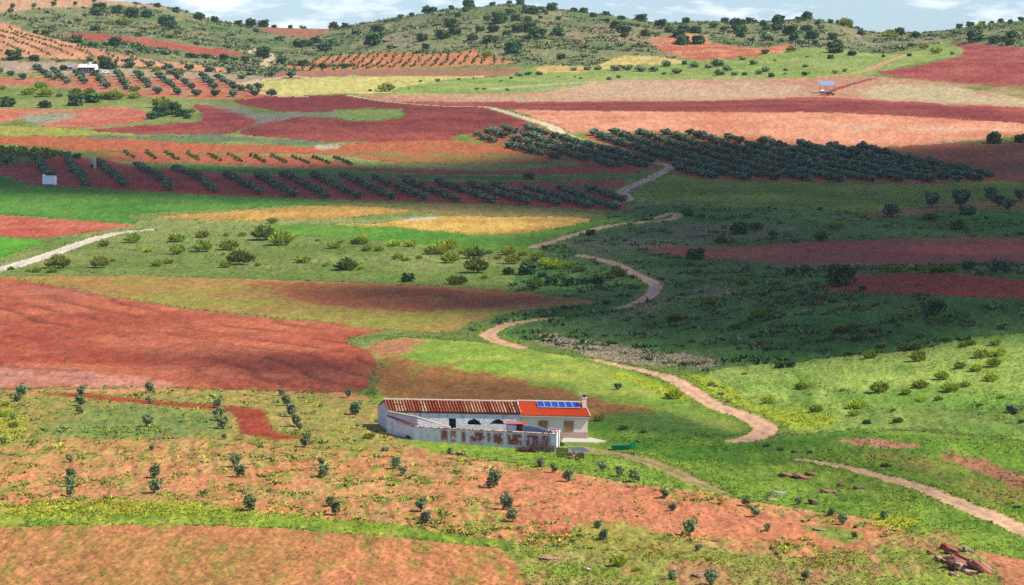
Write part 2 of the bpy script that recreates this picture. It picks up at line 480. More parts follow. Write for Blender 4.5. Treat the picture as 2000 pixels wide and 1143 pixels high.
# name, label, style dict, polygon (photo pixels)
REGIONS = [
 ('scrubland', 'grey green rough grassland dotted with yellow green bushes', dict(c1=(118, 138, 64), c2=(150, 158, 92), sc=30, kind='g'), None),
 ('hillside', 'scrubby olive grey hills along the skyline', dict(c1=(108, 128, 78), c2=(142, 144, 100), sc=40, kind='g', h=.5, w=((172, 150, 116), .2, 14)),
  [(-640, -60), (2640, -60), (2640, 130), (2000, 100), (1850, 84), (1700, 108), (1450, 110), (1300, 120), (1150, 132), (1000, 127), (700, 132), (500, 170), (300, 135), (0, 125), (-640, 130)]),
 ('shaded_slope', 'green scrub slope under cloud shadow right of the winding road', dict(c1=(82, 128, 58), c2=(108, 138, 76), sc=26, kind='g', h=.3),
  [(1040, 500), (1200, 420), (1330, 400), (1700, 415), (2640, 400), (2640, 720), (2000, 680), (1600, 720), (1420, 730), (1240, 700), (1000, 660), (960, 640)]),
 ('sunlit_slope', 'bright yellow green grassy slope at the right', dict(c1=(132, 168, 72), c2=(164, 184, 90), sc=18, kind='g', h=.2, w=((120, 152, 60), .25, 7)),
  [(1410, 720), (1500, 712), (1600, 702), (1780, 684), (1900, 660), (2000, 650), (2640, 610), (2640, 900), (2000, 860), (1850, 840), (1700, 838), (1600, 850), (1530, 835), (1460, 790), (1380, 740)]),
 ('lower_meadow', 'deep green meadow between the farm and the lower track', dict(c1=(92, 138, 42), c2=(140, 166, 62), sc=14, kind='g', h=.2),
  [(1090, 800), (1200, 805), (1400, 842), (1480, 860), (1560, 850), (1700, 838), (2000, 860), (2640, 900), (2640, 1330), (1800, 1330), (1760, 1050), (1500, 1000), (1300, 950), (1000, 910), (840, 880), (740, 830), (700, 780), (760, 770)]),
 ('rough_grass', 'mixed yellow green grass with bare patches at the bottom', dict(c1=(148, 164, 66), c2=(172, 160, 92), sc=8, kind='g', h=.25, w=((196, 140, 96), .3, 3.5)),
  [(940, 1040), (1200, 1070), (1500, 1082), (1700, 1062), (1760, 1040), (1850, 1050), (1900, 1070), (1960, 1110), (1990, 1160), (1990, 1330), (950, 1330)]),
 ('terraced_grass', 'yellowish green grass strips below the dark olive grove', dict(c1=(116, 142, 54), c2=(142, 158, 72), sc=26, kind='g'),
  [(1250, 372), (1280, 350), (1330, 343), (1600, 358), (1800, 360), (1950, 355), (2640, 362), (2640, 384), (2000, 384), (1900, 389), (1800, 403), (1680, 413), (1550, 407), (1400, 397), (1270, 390)]),
 ('bare_hilltop', 'pale peach ploughed hilltop at the upper left', dict(c1=(196, 152, 112), c2=(206, 164, 124), sc=20, kind='s'),
  [(-640, -60), (150, -60), (200, -5), (275, 6), (350, 20), (300, 14), (230, 12), (150, 14), (80, 17), (0, 24), (-640, 36)]),
 ('red_strip_field', 'narrow red ploughed strip across the left hillside', dict(c1=(176, 88, 76), c2=(188, 100, 84), sc=14, kind='s'),
  [(120, 66), (180, 65), (260, 73), (330, 83), (400, 93), (465, 100), (468, 108), (400, 107), (350, 98), (280, 88), (200, 80), (140, 74)]),
 ('pass_field', 'small rust field in the dip of the skyline', dict(c1=(178, 112, 86), c2=(164, 120, 88), sc=14, kind='s'),
  [(507, 54), (580, 53), (650, 57), (630, 68), (600, 76), (560, 70), (520, 62)]),
 ('vineyard_field', 'peach vineyard slope with rows at the upper left', dict(c1=(224, 162, 122), c2=(206, 140, 104), sc=16, kind='s'),
  [(-640, 40), (0, 44), (70, 66), (175, 93), (280, 114), (350, 122), (437, 133), (437, 141), (297, 132), (200, 122), (147, 115), (0, 113), (-640, 125)]),
 ('vineyard_field', 'orange dotted vineyard at the foot of the central hill', dict(c1=(206, 124, 88), c2=(214, 142, 104), sc=12, kind='s'),
  [(560, 128), (640, 112), (748, 103), (860, 107), (923, 98), (945, 108), (1000, 121), (937, 127), (807, 132), (685, 137), (600, 137)]),
 ('fallow_field', 'muted pinkish brown band under the dotted vineyard', dict(c1=(178, 118, 100), c2=(164, 126, 96), sc=16, kind='s'),
  [(540, 142), (640, 138), (720, 135), (860, 134), (1000, 132), (1012, 140), (950, 150), (800, 149), (650, 150), (560, 154)]),
 ('pale_field', 'pale lilac brown field beside the far farmhouse', dict(c1=(190, 158, 138), c2=(176, 160, 120), sc=18, kind='s'),
  [(-640, 118), (0, 120), (140, 122), (300, 138), (460, 146), (560, 155), (480, 163), (300, 150), (150, 145), (0, 142), (-640, 140)]),
 ('grove_soil', 'reddish soil under the short rows of silvery olive trees', dict(c1=(198, 112, 86), c2=(184, 136, 106), sc=12, kind='s'),
  [(-640, 148), (0, 152), (70, 150), (150, 148), (300, 152), (400, 154), (470, 160), (520, 174), (550, 190), (480, 194), (400, 193), (280, 188), (180, 180), (60, 168), (-640, 166)]),
 ('yellow_field', 'pale yellow meadow left of the central green strip', dict(c1=(216, 202, 124), c2=(196, 192, 112), sc=22, kind='g'),
  [(470, 165), (560, 155), (650, 150), (800, 149), (955, 150), (860, 158), (800, 170), (760, 181), (650, 184), (545, 188), (525, 178)]),
 ('green_field', 'bright green strip below the central hill', dict(c1=(140, 164, 82), c2=(164, 176, 100), sc=22, kind='g'),
  [(765, 181), (807, 165), (955, 153), (1020, 138), (1080, 128), (1180, 128), (1330, 118), (1420, 108), (1500, 98), (1600, 94), (1700, 104), (1760, 106), (1800, 98), (1835, 82), (1862, 82), (1882, 90), (1880, 103), (1820, 118), (1760, 130), (1700, 148), (1600, 152), (1400, 154), (1300, 156), (1180, 162), (1110, 172), (1060, 181), (900, 184), (800, 184)]),
 ('straw_field', 'small straw yellow patches on the hill foot', dict(c1=(226, 200, 128), c2=(206, 186, 112), sc=10, kind='g'),
  [(1168, 131), (1210, 111), (1262, 109), (1335, 119), (1330, 126), (1250, 126), (1200, 133)]),
 ('straw_field', 'little straw patch right of the dotted vineyard', dict(c1=(222, 186, 118), c2=(206, 176, 112), sc=10, kind='g'),
  [(1048, 132), (1100, 128), (1145, 132), (1140, 140), (1065, 142)]),
 ('red_hill_field', 'red and peach field high on the right hill', dict(c1=(192, 110, 84), c2=(222, 150, 112), sc=12, kind='s'),
  [(1265, 79), (1300, 72), (1370, 66), (1388, 82), (1475, 94), (1535, 86), (1552, 94), (1480, 110), (1390, 117), (1350, 116), (1300, 103)]),
 ('vineyard_field', 'large dark red vineyard field on the right slope', dict(c1=(162, 79, 68), c2=(180, 100, 82), sc=18, kind='s', fur=(1750, 140, 2000, 150, 5.0, .10, .0)),
  [(1853, 83), (1925, 87), (2000, 94), (2640, 140), (2640, 240), (2000, 170), (1900, 165), (1800, 156), (1713, 143), (1760, 133), (1860, 114), (1884, 101), (1872, 90)]),
 ('stubble_field', 'long pinkish beige field across the upper right', dict(c1=(206, 146, 122), c2=(200, 164, 132), sc=26, kind='s', fur=(900, 193, 1700, 165, 6.0, .05, .0)),
  [(690, 186), (900, 184), (1060, 181), (1110, 171), (1180, 161), (1350, 155), (1600, 152), (1700, 150), (1800, 158), (1900, 175), (2000, 192), (2640, 235), (2640, 260), (2000, 212), (1800, 200), (1720, 197), (1600, 191), (1475, 195), (1350, 199), (930, 200), (760, 199)]),
 ('ploughed_field', 'long dark red band under the beige field', dict(c1=(166, 79, 68), c2=(184, 98, 78), sc=22, kind='s'),
  [(770, 199), (930, 199), (1350, 198), (1475, 194), (1600, 190), (1720, 196), (1800, 199), (2000, 211), (2640, 260), (2640, 290), (2000, 242), (1755, 227), (1545, 220), (1350, 220), (1100, 217), (1010, 215), (945, 209), (850, 208)]),
 ('ploughed_field', 'bright peach field above the dark olive grove', dict(c1=(236, 164, 126), c2=(222, 142, 106), sc=20, kind='s', fur=(1100, 240, 1900, 250, 4.5, .05, .0)),
  [(1005, 214), (1100, 216), (1350, 219), (1545, 219), (1755, 226), (2000, 241), (2640, 280), (2640, 300), (2000, 265), (1900, 274), (1720, 290), (1545, 281), (1440, 269), (1300, 256), (1105, 258), (1060, 236)]),
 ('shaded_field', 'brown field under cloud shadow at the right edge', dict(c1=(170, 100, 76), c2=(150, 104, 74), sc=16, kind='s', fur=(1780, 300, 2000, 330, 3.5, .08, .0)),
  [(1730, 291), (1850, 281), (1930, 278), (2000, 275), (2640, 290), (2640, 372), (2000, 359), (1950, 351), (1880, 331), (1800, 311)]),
 ('grove_soil', 'red brown soil under the dark olive grove right of the road', dict(c1=(190, 100, 72), c2=(176, 120, 78), sc=9, kind='s'),
  [(1145, 263), (1300, 258), (1440, 270), (1545, 282), (1720, 291), (1800, 312), (1900, 335), (1952, 353), (1800, 358), (1600, 356), (1400, 351), (1325, 341), (1300, 319), (1200, 286)]),
 ('grove_soil', 'red brown soil under the smaller olive grove left of the road', dict(c1=(180, 92, 68), c2=(166, 112, 74), sc=9, kind='s'),
  [(915, 262), (1060, 250), (1140, 278), (1190, 285), (1290, 319), (1275, 330), (1180, 328), (1080, 312), (1000, 292)]),
 ('ploughed_field', 'plum red field between the yellow meadow and the green island', dict(c1=PLUM, c2=(154, 68, 60), sc=16, kind='s'),
  [(455, 199), (500, 192), (612, 186), (700, 188), (765, 199), (830, 205), (790, 211), (700, 214), (650, 218), (560, 218), (520, 213)]),
 ('ploughed_field', 'broad plum red mound left of the pale road', dict(c1=(146, 66, 58), c2=(170, 86, 68), sc=18, kind='s', fur=(560, 270, 950, 225, 4.0, .09, .0), h=.15),
  [(505, 240), (560, 228), (640, 231), (720, 236), (790, 228), (784, 213), (818, 205), (947, 209), (1000, 226), (1058, 244), (1000, 254), (895, 264), (860, 276), (650, 277), (560, 270), (469, 262)]),
 ('ploughed_field', 'plum red field right of the oak clump', dict(c1=(152, 66, 60), c2=(172, 88, 72), sc=14, kind='s', fur=(250, 258, 470, 240, 4.0, .06, .0)),
  [(376, 206), (430, 209), (506, 234), (470, 253), (420, 263), (245, 261), (178, 253), (300, 244), (386, 237), (394, 222)]),
 ('ploughed_field', 'pinkish red field left of the oak clump', dict(c1=(196, 108, 86), c2=(206, 130, 104), sc=14, kind='s'),
  [(80, 242), (150, 214), (245, 210), (290, 224), (286, 236), (175, 249), (105, 250)]),
 ('ploughed_field', 'small pink field at the far left edge', dict(c1=(200, 112, 88), c2=(208, 140, 110), sc=14, kind='s'),
  [(-640, 212), (0, 212), (140, 215), (80, 224), (30, 234), (0, 242), (-640, 244)]),
 ('fallow_field', 'yellow green fallow strip at the left', dict(c1=(164, 172, 72), c2=(176, 166, 84), sc=16, kind='g'),
  [(-640, 246), (0, 246), (100, 250), (250, 262), (400, 270), (300, 268), (0, 266), (-640, 266)]),
 ('ploughed_field', 'orange red band above the vine rows', dict(c1=(200, 104, 72), c2=(184, 112, 72), sc=16, kind='s'),
  [(-640, 268), (0, 267), (200, 268), (350, 279), (520, 283), (620, 287), (700, 281), (760, 277), (895, 276), (1000, 291), (1085, 313), (1000, 319), (900, 323), (750, 316), (650, 303), (400, 300), (200, 297), (80, 288), (0, 281), (-640, 280)]),
 ('vineyard_field', 'dark green vineyard block at the left edge', dict(c1=(124, 132, 58), c2=(150, 150, 64), sc=10, kind='g', fur=(0, 285, 110, 292, 3.0, .3, .3)),
  [(-640, 282), (0, 283), (110, 292), (132, 300), (100, 314), (0, 309), (-640, 306)]),
 ('vineyard_field', 'red strip with short vine rows', dict(c1=(190, 100, 76), c2=(176, 110, 76), sc=10, kind='s'),
  [(185, 305), (240, 300), (400, 301), (600, 309), (690, 322), (600, 327), (400, 320), (250, 316)]),
 ('ploughed_field', 'thin red strip under the smaller olive grove', dict(c1=(176, 86, 70), c2=(166, 96, 72), sc=10, kind='s'),
  [(640, 324), (800, 331), (1000, 333), (1100, 324), (1232, 328), (1226, 338), (1000, 341), (800, 339)]),
 ('green_field', 'dark green terrace strip above the olive rows', dict(c1=(90, 134, 56), c2=(104, 142, 70), sc=20, kind='g'),
  [(280, 319), (500, 331), (700, 338), (950, 344), (1232, 340), (1222, 350), (1000, 352), (750, 348), (560, 342), (400, 331)]),
 ('ploughed_field', 'dull red strip beside the bend of the road', dict(c1=(172, 88, 66), c2=(150, 100, 66), sc=10, kind='s'),
  [(945, 355), (1100, 353), (1215, 350), (1202, 371), (1130, 371), (1050, 363)]),
 ('grove_soil', 'red soil between the long rows of olive trees', dict(c1=(186, 84, 70), c2=(170, 76, 62), sc=14, kind='s', fur=(190, 320, 245, 366, 3.5, .05, .0)),
  [(-200, 312), (20, 321), (110, 307), (200, 311), (260, 326), (340, 331), (450, 339), (560, 346), (680, 350), (800, 352), (950, 357), (1080, 366), (1200, 384), (1218, 398), (1218, 411), (1100, 406), (900, 397), (700, 391), (560, 387), (350, 378), (168, 366), (60, 361), (0, 342), (-200, 330)]),
 ('green_field', 'vivid dark green field below the olive rows', dict(c1=(74, 136, 38), c2=(102, 150, 58), sc=26, kind='g'),
  [(-640, 335), (0, 344), (60, 360), (168, 366), (350, 378), (560, 387), (690, 394), (640, 401), (560, 402), (450, 409), (330, 413), (250, 421), (262, 436), (100, 426), (0, 421), (-640, 418)]),
 ('ploughed_field', 'small brick red field above the white track', dict(c1=(196, 94, 74), c2=(206, 120, 96), sc=10, kind='s'),
  [(-640, 420), (0, 422), (133, 430), (258, 439), (230, 446), (175, 455), (70, 466), (0, 463), (-640, 460)]),
 ('green_field', 'small bright green field at the left edge', dict(c1=(90, 164, 34), c2=(110, 172, 50), sc=12, kind='g'),
  [(-640, 464), (0, 464), (85, 471), (40, 490), (0, 505), (-640, 525)]),
 ('stubble_field', 'brownish strip along the foot of the olive rows', dict(c1=(160, 140, 84), c2=(140, 140, 76), sc=14, kind='g'),
  [(640, 402), (700, 397), (900, 399), (1100, 411), (1190, 420), (1100, 425), (900, 421), (800, 414)]),
 ('ochre_field', 'thin ochre field left of the middle', dict(c1=(212, 166, 88), c2=(196, 150, 80), sc=12, kind='g'),
  [(305, 424), (400, 416), (490, 410), (640, 403), (760, 406), (805, 412), (730, 421), (640, 427), (480, 431), (380, 429)]),
 ('ochre_field', 'yellow ochre field in the centre', dict(c1=(226, 184, 96), c2=(206, 162, 84), sc=14, kind='g'),
  [(640, 438), (745, 436), (846, 424), (1000, 423), (1150, 428), (1100, 444), (1000, 457), (940, 458), (860, 452), (760, 443)]),
 ('green_field', 'rich green strip curling under the ochre field', dict(c1=(92, 146, 44), c2=(116, 158, 60), sc=16, kind='g'),
  [(520, 442), (650, 439), (760, 444), (860, 453), (950, 459), (1000, 458), (1110, 445), (1160, 432), (1240, 425), (1110, 455), (1050, 475), (1062, 492), (1020, 499), (900, 488), (780, 473), (650, 466), (520, 456)]),
 ('fallow_field', 'olive and rust fallow field above the big red field', dict(c1=(168, 152, 70), c2=(182, 138, 82), sc=12, kind='g'),
  [(-640, 540), (20, 541), (90, 538), (350, 541), (650, 551), (900, 564), (1050, 576), (1165, 589), (1100, 600), (1000, 611), (930, 626), (900, 641), (870, 649), (750, 644), (690, 640), (590, 624), (437, 611), (245, 583), (120, 560), (40, 547), (-640, 545)]),
 ('ploughed_field', 'large brick red field at the left', dict(c1=(178, 90, 66), c2=(192, 108, 80), sc=16, kind='s', fur=(0, 555, 740, 700, 9.0, .30, .14), h=.1),
  [(-640, 540), (0, 544), (45, 549), (120, 562), (245, 585), (437, 613), (595, 627), (745, 644), (705, 655), (678, 664), (700, 678), (735, 690), (738, 705), (722, 735), (700, 764), (560, 763), (300, 757), (100, 757), (0, 760), (-640, 765)]),
 ('fallow_field', 'half green half rust field behind the farm', dict(c1=(140, 172, 64), c2=(170, 178, 80), sc=9, kind='g'),
  [(725, 690), (735, 672), (775, 660), (820, 661), (965, 672), (1105, 695), (1200, 713), (1290, 746), (1390, 796), (1450, 828), (1462, 850), (1400, 848), (1250, 836), (1150, 824), (900, 812), (740, 795), (733, 766), (746, 720)]),
 ('orchard_ground', 'weedy orange soil of the young olive orchard', dict(c1=(216, 144, 102), c2=(206, 156, 106), sc=5, kind='s', h=.12, fur=(990, 915, 1065, 1065, 2.6, .20, .04), w=((150, 156, 66), .30, 1.1)),
  [(-640, 760), (0, 762), (300, 759), (560, 764), (700, 770), (740, 800), (752, 840), (800, 868), (870, 885), (1000, 905), (1060, 913), (1200, 938), (1300, 953), (1400, 965), (1500, 984), (1600, 999), (1700, 1014), (1772, 1040), (1725, 1063), (1650, 1080), (1500, 1092), (1400, 1082), (1200, 1076), (1000, 1062), (900, 1050), (750, 1025), (600, 1012), (400, 1000), (200, 1003), (0, 1008), (-640, 1020)]),
 ('grass_strip', 'green grass verge between orchard and bottom field', dict(c1=(140, 162, 52), c2=(168, 176, 70), sc=5, kind='g', h=.2, w=((112, 146, 48), .3, 3)),
  [(-640, 1012), (0, 1005), (200, 998), (400, 998), (600, 1010), (750, 1022), (900, 1046), (1000, 1058), (1000, 1075), (985, 1074), (950, 1067), (800, 1052), (600, 1036), (400, 1027), (200, 1026), (0, 1030), (-640, 1035)]),
 ('ploughed_field', 'orange field at the bottom left corner', dict(c1=(212, 138, 96), c2=(200, 140, 92), sc=7, kind='s', h=.14, fur=(800, 1060, 960, 1143, 1.7, .12, .05), w=((158, 142, 66), .25, 1.4)),
  [(-640, 1035), (0, 1030), (200, 1026), (400, 1027), (600, 1036), (800, 1053), (950, 1068), (986, 1076), (1005, 1100), (1030, 1146), (1075, 1330), (-640, 1330)]),
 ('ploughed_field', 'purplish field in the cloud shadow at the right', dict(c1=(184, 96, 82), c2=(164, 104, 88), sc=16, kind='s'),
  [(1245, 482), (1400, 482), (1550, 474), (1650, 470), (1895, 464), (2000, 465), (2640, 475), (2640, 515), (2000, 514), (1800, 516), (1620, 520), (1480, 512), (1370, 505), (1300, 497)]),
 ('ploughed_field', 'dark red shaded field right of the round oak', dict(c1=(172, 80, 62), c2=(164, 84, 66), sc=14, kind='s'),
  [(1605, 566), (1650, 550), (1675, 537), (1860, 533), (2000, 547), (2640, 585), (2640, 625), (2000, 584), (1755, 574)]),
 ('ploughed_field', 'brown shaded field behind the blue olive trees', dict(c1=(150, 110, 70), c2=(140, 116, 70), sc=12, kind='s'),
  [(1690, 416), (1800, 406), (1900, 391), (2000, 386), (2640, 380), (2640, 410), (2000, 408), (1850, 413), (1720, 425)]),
 ('red_path', 'strip of dark red tilled soil inside the orchard', dict(c1=(172, 70, 46), c2=(186, 88, 60), sc=5, kind='s'),
  [(70, 767), (180, 772), (300, 783), (441, 794), (480, 796), (515, 802), (525, 825), (545, 846), (600, 856), (540, 857), (494, 851), (470, 844), (460, 813), (430, 801), (290, 789), (170, 778)]),
 ('bare_earth', 'bare peach earth at the lower right corner', dict(c1=(206, 136, 100), c2=(190, 130, 92), sc=4, kind='s', h=.1),
  [(1905, 1075), (1950, 1084), (2100, 1118), (2300, 1180), (2300, 1330), (1990, 1330), (1960, 1150), (1945, 1105)]),
]
# soft changes of ground cover: colour, (blur x, blur y), strength, breakup scale m (0: none), polygon
OVER = [
 ((214, 152, 126), (40, 8), .75, 7, [(-640, 712), (0, 712), (200, 722), (360, 748), (200, 757), (0, 758), (-640, 762)]),
 ((200, 128, 104), (20, 4), .5, 10, [(-640, 540), (0, 545), (120, 566), (200, 580), (80, 575), (0, 568), (-640, 565)]),
 ((168, 70, 48), (40, 8), .6, 8, [(-640, 650), (0, 650), (200, 670), (360, 690), (200, 715), (0, 705), (-640, 700)]),
 ((178, 92, 62), (30, 5), .8, 8, [(490, 553), (650, 551), (900, 564), (1050, 576), (1165, 589), (1000, 598), (900, 605), (800, 608), (700, 604), (600, 590), (520, 572)]),
 ((156, 158, 66), (40, 5), .6, 10, [(200, 570), (450, 580), (700, 612), (900, 615), (880, 645), (700, 640), (430, 606)]),
 ((198, 128, 92), (14, 4), .9, 5, [(728, 684), (738, 670), (780, 660), (850, 664), (820, 676), (780, 692), (740, 696)]),
 ((180, 110, 66), (20, 10), .86, 3, [(735, 708), (790, 703), (850, 712), (960, 731), (1100, 764), (1200, 786), (1260, 804), (1300, 818), (1250, 826), (1100, 815), (900, 800), (742, 788), (735, 766)]),
 ((150, 150, 60), (12, 8), .6, 2.5, [(800, 700), (830, 706), (826, 740), (806, 765), (796, 735)]),
 ((88, 130, 48), (10, 4), .9, 0, [(1180, 806), (1300, 806), (1400, 838), (1470, 852), (1400, 856), (1250, 846), (1160, 828)]),
 ((150, 156, 72), (30, 6), .7, 2.2, [(-640, 765), (0, 765), (400, 762), (700, 772), (740, 830), (800, 868), (700, 880), (480, 868), (250, 852), (0, 872), (-640, 880)]),
 ((170, 156, 78), (30, 8), .45, 1.8, [(-640, 860), (0, 860), (400, 848), (760, 855), (860, 885), (700, 900), (400, 905), (200, 900), (0, 930), (-640, 940)]),
 ((96, 146, 70), (24, 6), .6, 4, [(100, 800), (250, 792), (420, 808), (470, 830), (440, 850), (300, 862), (120, 858), (40, 862), (90, 830)]),
 ((176, 178, 56), (12, 8), .7, 2.5, [(-640, 780), (-20, 785), (40, 800), (50, 850), (10, 875), (-640, 900)]),
 ((160, 172, 60), (30, 5), .75, 2.2, [(-640, 990), (0, 985), (240, 975), (420, 985), (600, 1005), (400, 1006), (100, 1006), (-640, 1015)]),
 ((216, 134, 94), (20, 8), .8, 3, [(930, 920), (1060, 925), (1300, 965), (1500, 1000), (1650, 1020), (1740, 1042), (1640, 1070), (1480, 1060), (1300, 1050), (1100, 1050), (1000, 1020), (950, 960)]),
 ((158, 160, 70), (16, 6), .85, 2.5, [(1130, 1030), (1220, 1020), (1300, 1050), (1420, 1075), (1560, 1090), (1700, 1075), (1600, 1110), (1300, 1095), (1100, 1075)]),
 ((130, 152, 60), (10, 4), .9, 2.5, [(1560, 1032), (1620, 1022), (1680, 1040), (1690, 1052), (1650, 1062), (1600, 1048)]),
 ((172, 138, 72), (60, 12), .5, 1.3, [(60, 1055), (200, 1042), (450, 1045), (620, 1075), (600, 1143), (300, 1160), (100, 1150), (40, 1100)]),
 ((160, 148, 122), (20, 5), .6, 7, [(1080, 480), (1140, 462), (1280, 445), (1480, 430), (1560, 445), (1480, 462), (1340, 478), (1240, 490), (1130, 492)]),
 ((162, 148, 122), (14, 4), .65, 6, [(1200, 618), (1230, 600), (1330, 575), (1420, 555), (1440, 565), (1360, 590), (1260, 615), (1120, 632), (1050, 640)]),
 ((196, 178, 146), (12, 5), .9, 4, [(1050, 648), (1120, 660), (1220, 678), (1330, 692), (1400, 700), (1405, 716), (1320, 716), (1220, 706), (1120, 684), (1060, 668)]),
 ((172, 186, 50), (10, 5), .85, 4, [(1330, 735), (1400, 745), (1480, 790), (1560, 800), (1640, 820), (1560, 838), (1510, 826), (1440, 795), (1360, 760)]),
 ((176, 186, 44), (8, 4), .8, 2.5, [(1180, 725), (1240, 735), (1310, 752), (1350, 780), (1310, 775), (1240, 750)]),
 ((196, 132, 106), (14, 4), .9, 3, [(1640, 862), (1680, 858), (1760, 862), (1810, 872), (1760, 876), (1690, 872)]),
 ((190, 118, 92), (12, 5), .8, 4, [(1820, 878), (1880, 885), (1960, 912), (2080, 945), (2200, 985), (2000, 960), (1900, 915), (1840, 892)]),
 ((168, 140, 76), (30, 6), .6, 5, [(1640, 880), (1760, 882), (1900, 915), (2000, 962), (1960, 985), (1820, 925), (1700, 905)]),
 ((172, 182, 56), (14, 5), .8, 4, [(1720, 925), (1860, 962), (1960, 1000), (2200, 1080), (2200, 1120), (1980, 1020), (1850, 975)]),
 ((196, 190, 64), (8, 4), .8, 2, [(1700, 1005), (1760, 1008), (1800, 1020), (1760, 1030), (1715, 1022)]),
 ((206, 140, 104), (10, 5), .5, 1.5, [(1780, 1040), (1830, 1030), (1880, 1050), (1870, 1075), (1820, 1080), (1780, 1062)]),
 ((226, 188, 148), (60, 5), .75, 14, [(1560, 238), (1640, 236), (1760, 245), (1900, 250), (2000, 256), (1850, 262), (1700, 254), (1620, 250)]),
 ((214, 178, 140), (40, 4), .7, 14, [(1180, 160), (1400, 160), (1560, 166), (1560, 185), (1350, 194), (1100, 192), (1050, 184)]),
 ((206, 190, 140), (30, 4), .85, 12, [(1660, 176), (1760, 165), (1900, 180), (2000, 195), (2640, 238), (2640, 258), (2000, 210), (1800, 198), (1700, 190)]),
 ((198, 152, 118), (30, 3), .7, 8, [(1730, 152), (1900, 165), (2000, 175), (2640, 215), (2640, 240), (2000, 188), (1860, 172)]),
 ((150, 134, 66), (40, 4), .75, 9, [(640, 296), (760, 296), (880, 296), (1000, 300), (1085, 313), (1000, 319), (900, 323), (760, 315), (680, 304)]),
 ((150, 148, 132), (16, 4), .8, 8, [(390, 200), (450, 206), (520, 222), (640, 220), (700, 217), (640, 230), (540, 234), (500, 248), (460, 262), (480, 246), (500, 234), (440, 214)]),
 ((150, 170, 84), (10, 3), .8, 9, [(650, 216), (720, 212), (780, 220), (760, 232), (690, 234), (640, 231)]),
 ((170, 168, 144), (14, 3), .8, 9, [(40, 226), (110, 220), (150, 224), (110, 240), (60, 240)]),
 ((176, 140, 110), (30, 8), .6, 16, [(1150, 40), (1240, 50), (1300, 80), (1260, 100), (1180, 90), (1060, 95), (1100, 75), (1140, 60)]),
 ((160, 150, 116), (40, 8), .55, 18, [(740, 60), (820, 45), (1000, 30), (960, 60), (840, 90), (760, 95)]),
 ((166, 150, 116), (40, 8), .6, 18, [(1560, 75), (1660, 60), (1750, 80), (1760, 100), (1640, 95), (1540, 90)]),
 ((110, 128, 92), (14, 3), .85, 9, [(150, 268), (250, 264), (400, 262), (560, 272), (650, 279), (600, 283), (400, 276), (250, 272)]),
 ((206, 196, 160), (6, 2), .8, 5, [(612, 286), (640, 281), (668, 284), (650, 290), (625, 291)]),
 ((226, 220, 200), (3, 1), .85, 0, [(776, 429), (820, 425), (858, 423), (850, 426), (800, 430)]),
 ((206, 198, 160), (3, 1), .85, 0, [(955, 174), (1040, 166), (1160, 159), (1160, 161), (1040, 169), (960, 176)]),
 ((168, 70, 48), (4, 2), .95, 0, [(70, 767), (180, 771), (300, 782), (441, 793), (480, 796), (515, 802), (525, 825), (545, 846), (600, 856), (540, 858), (494, 852), (470, 845), (460, 813), (430, 802), (290, 790), (170, 779)]),
 ((206, 206, 190), (5, 2), .4, 2, [(1500, 962), (1530, 958), (1545, 965), (1520, 970)]),
]
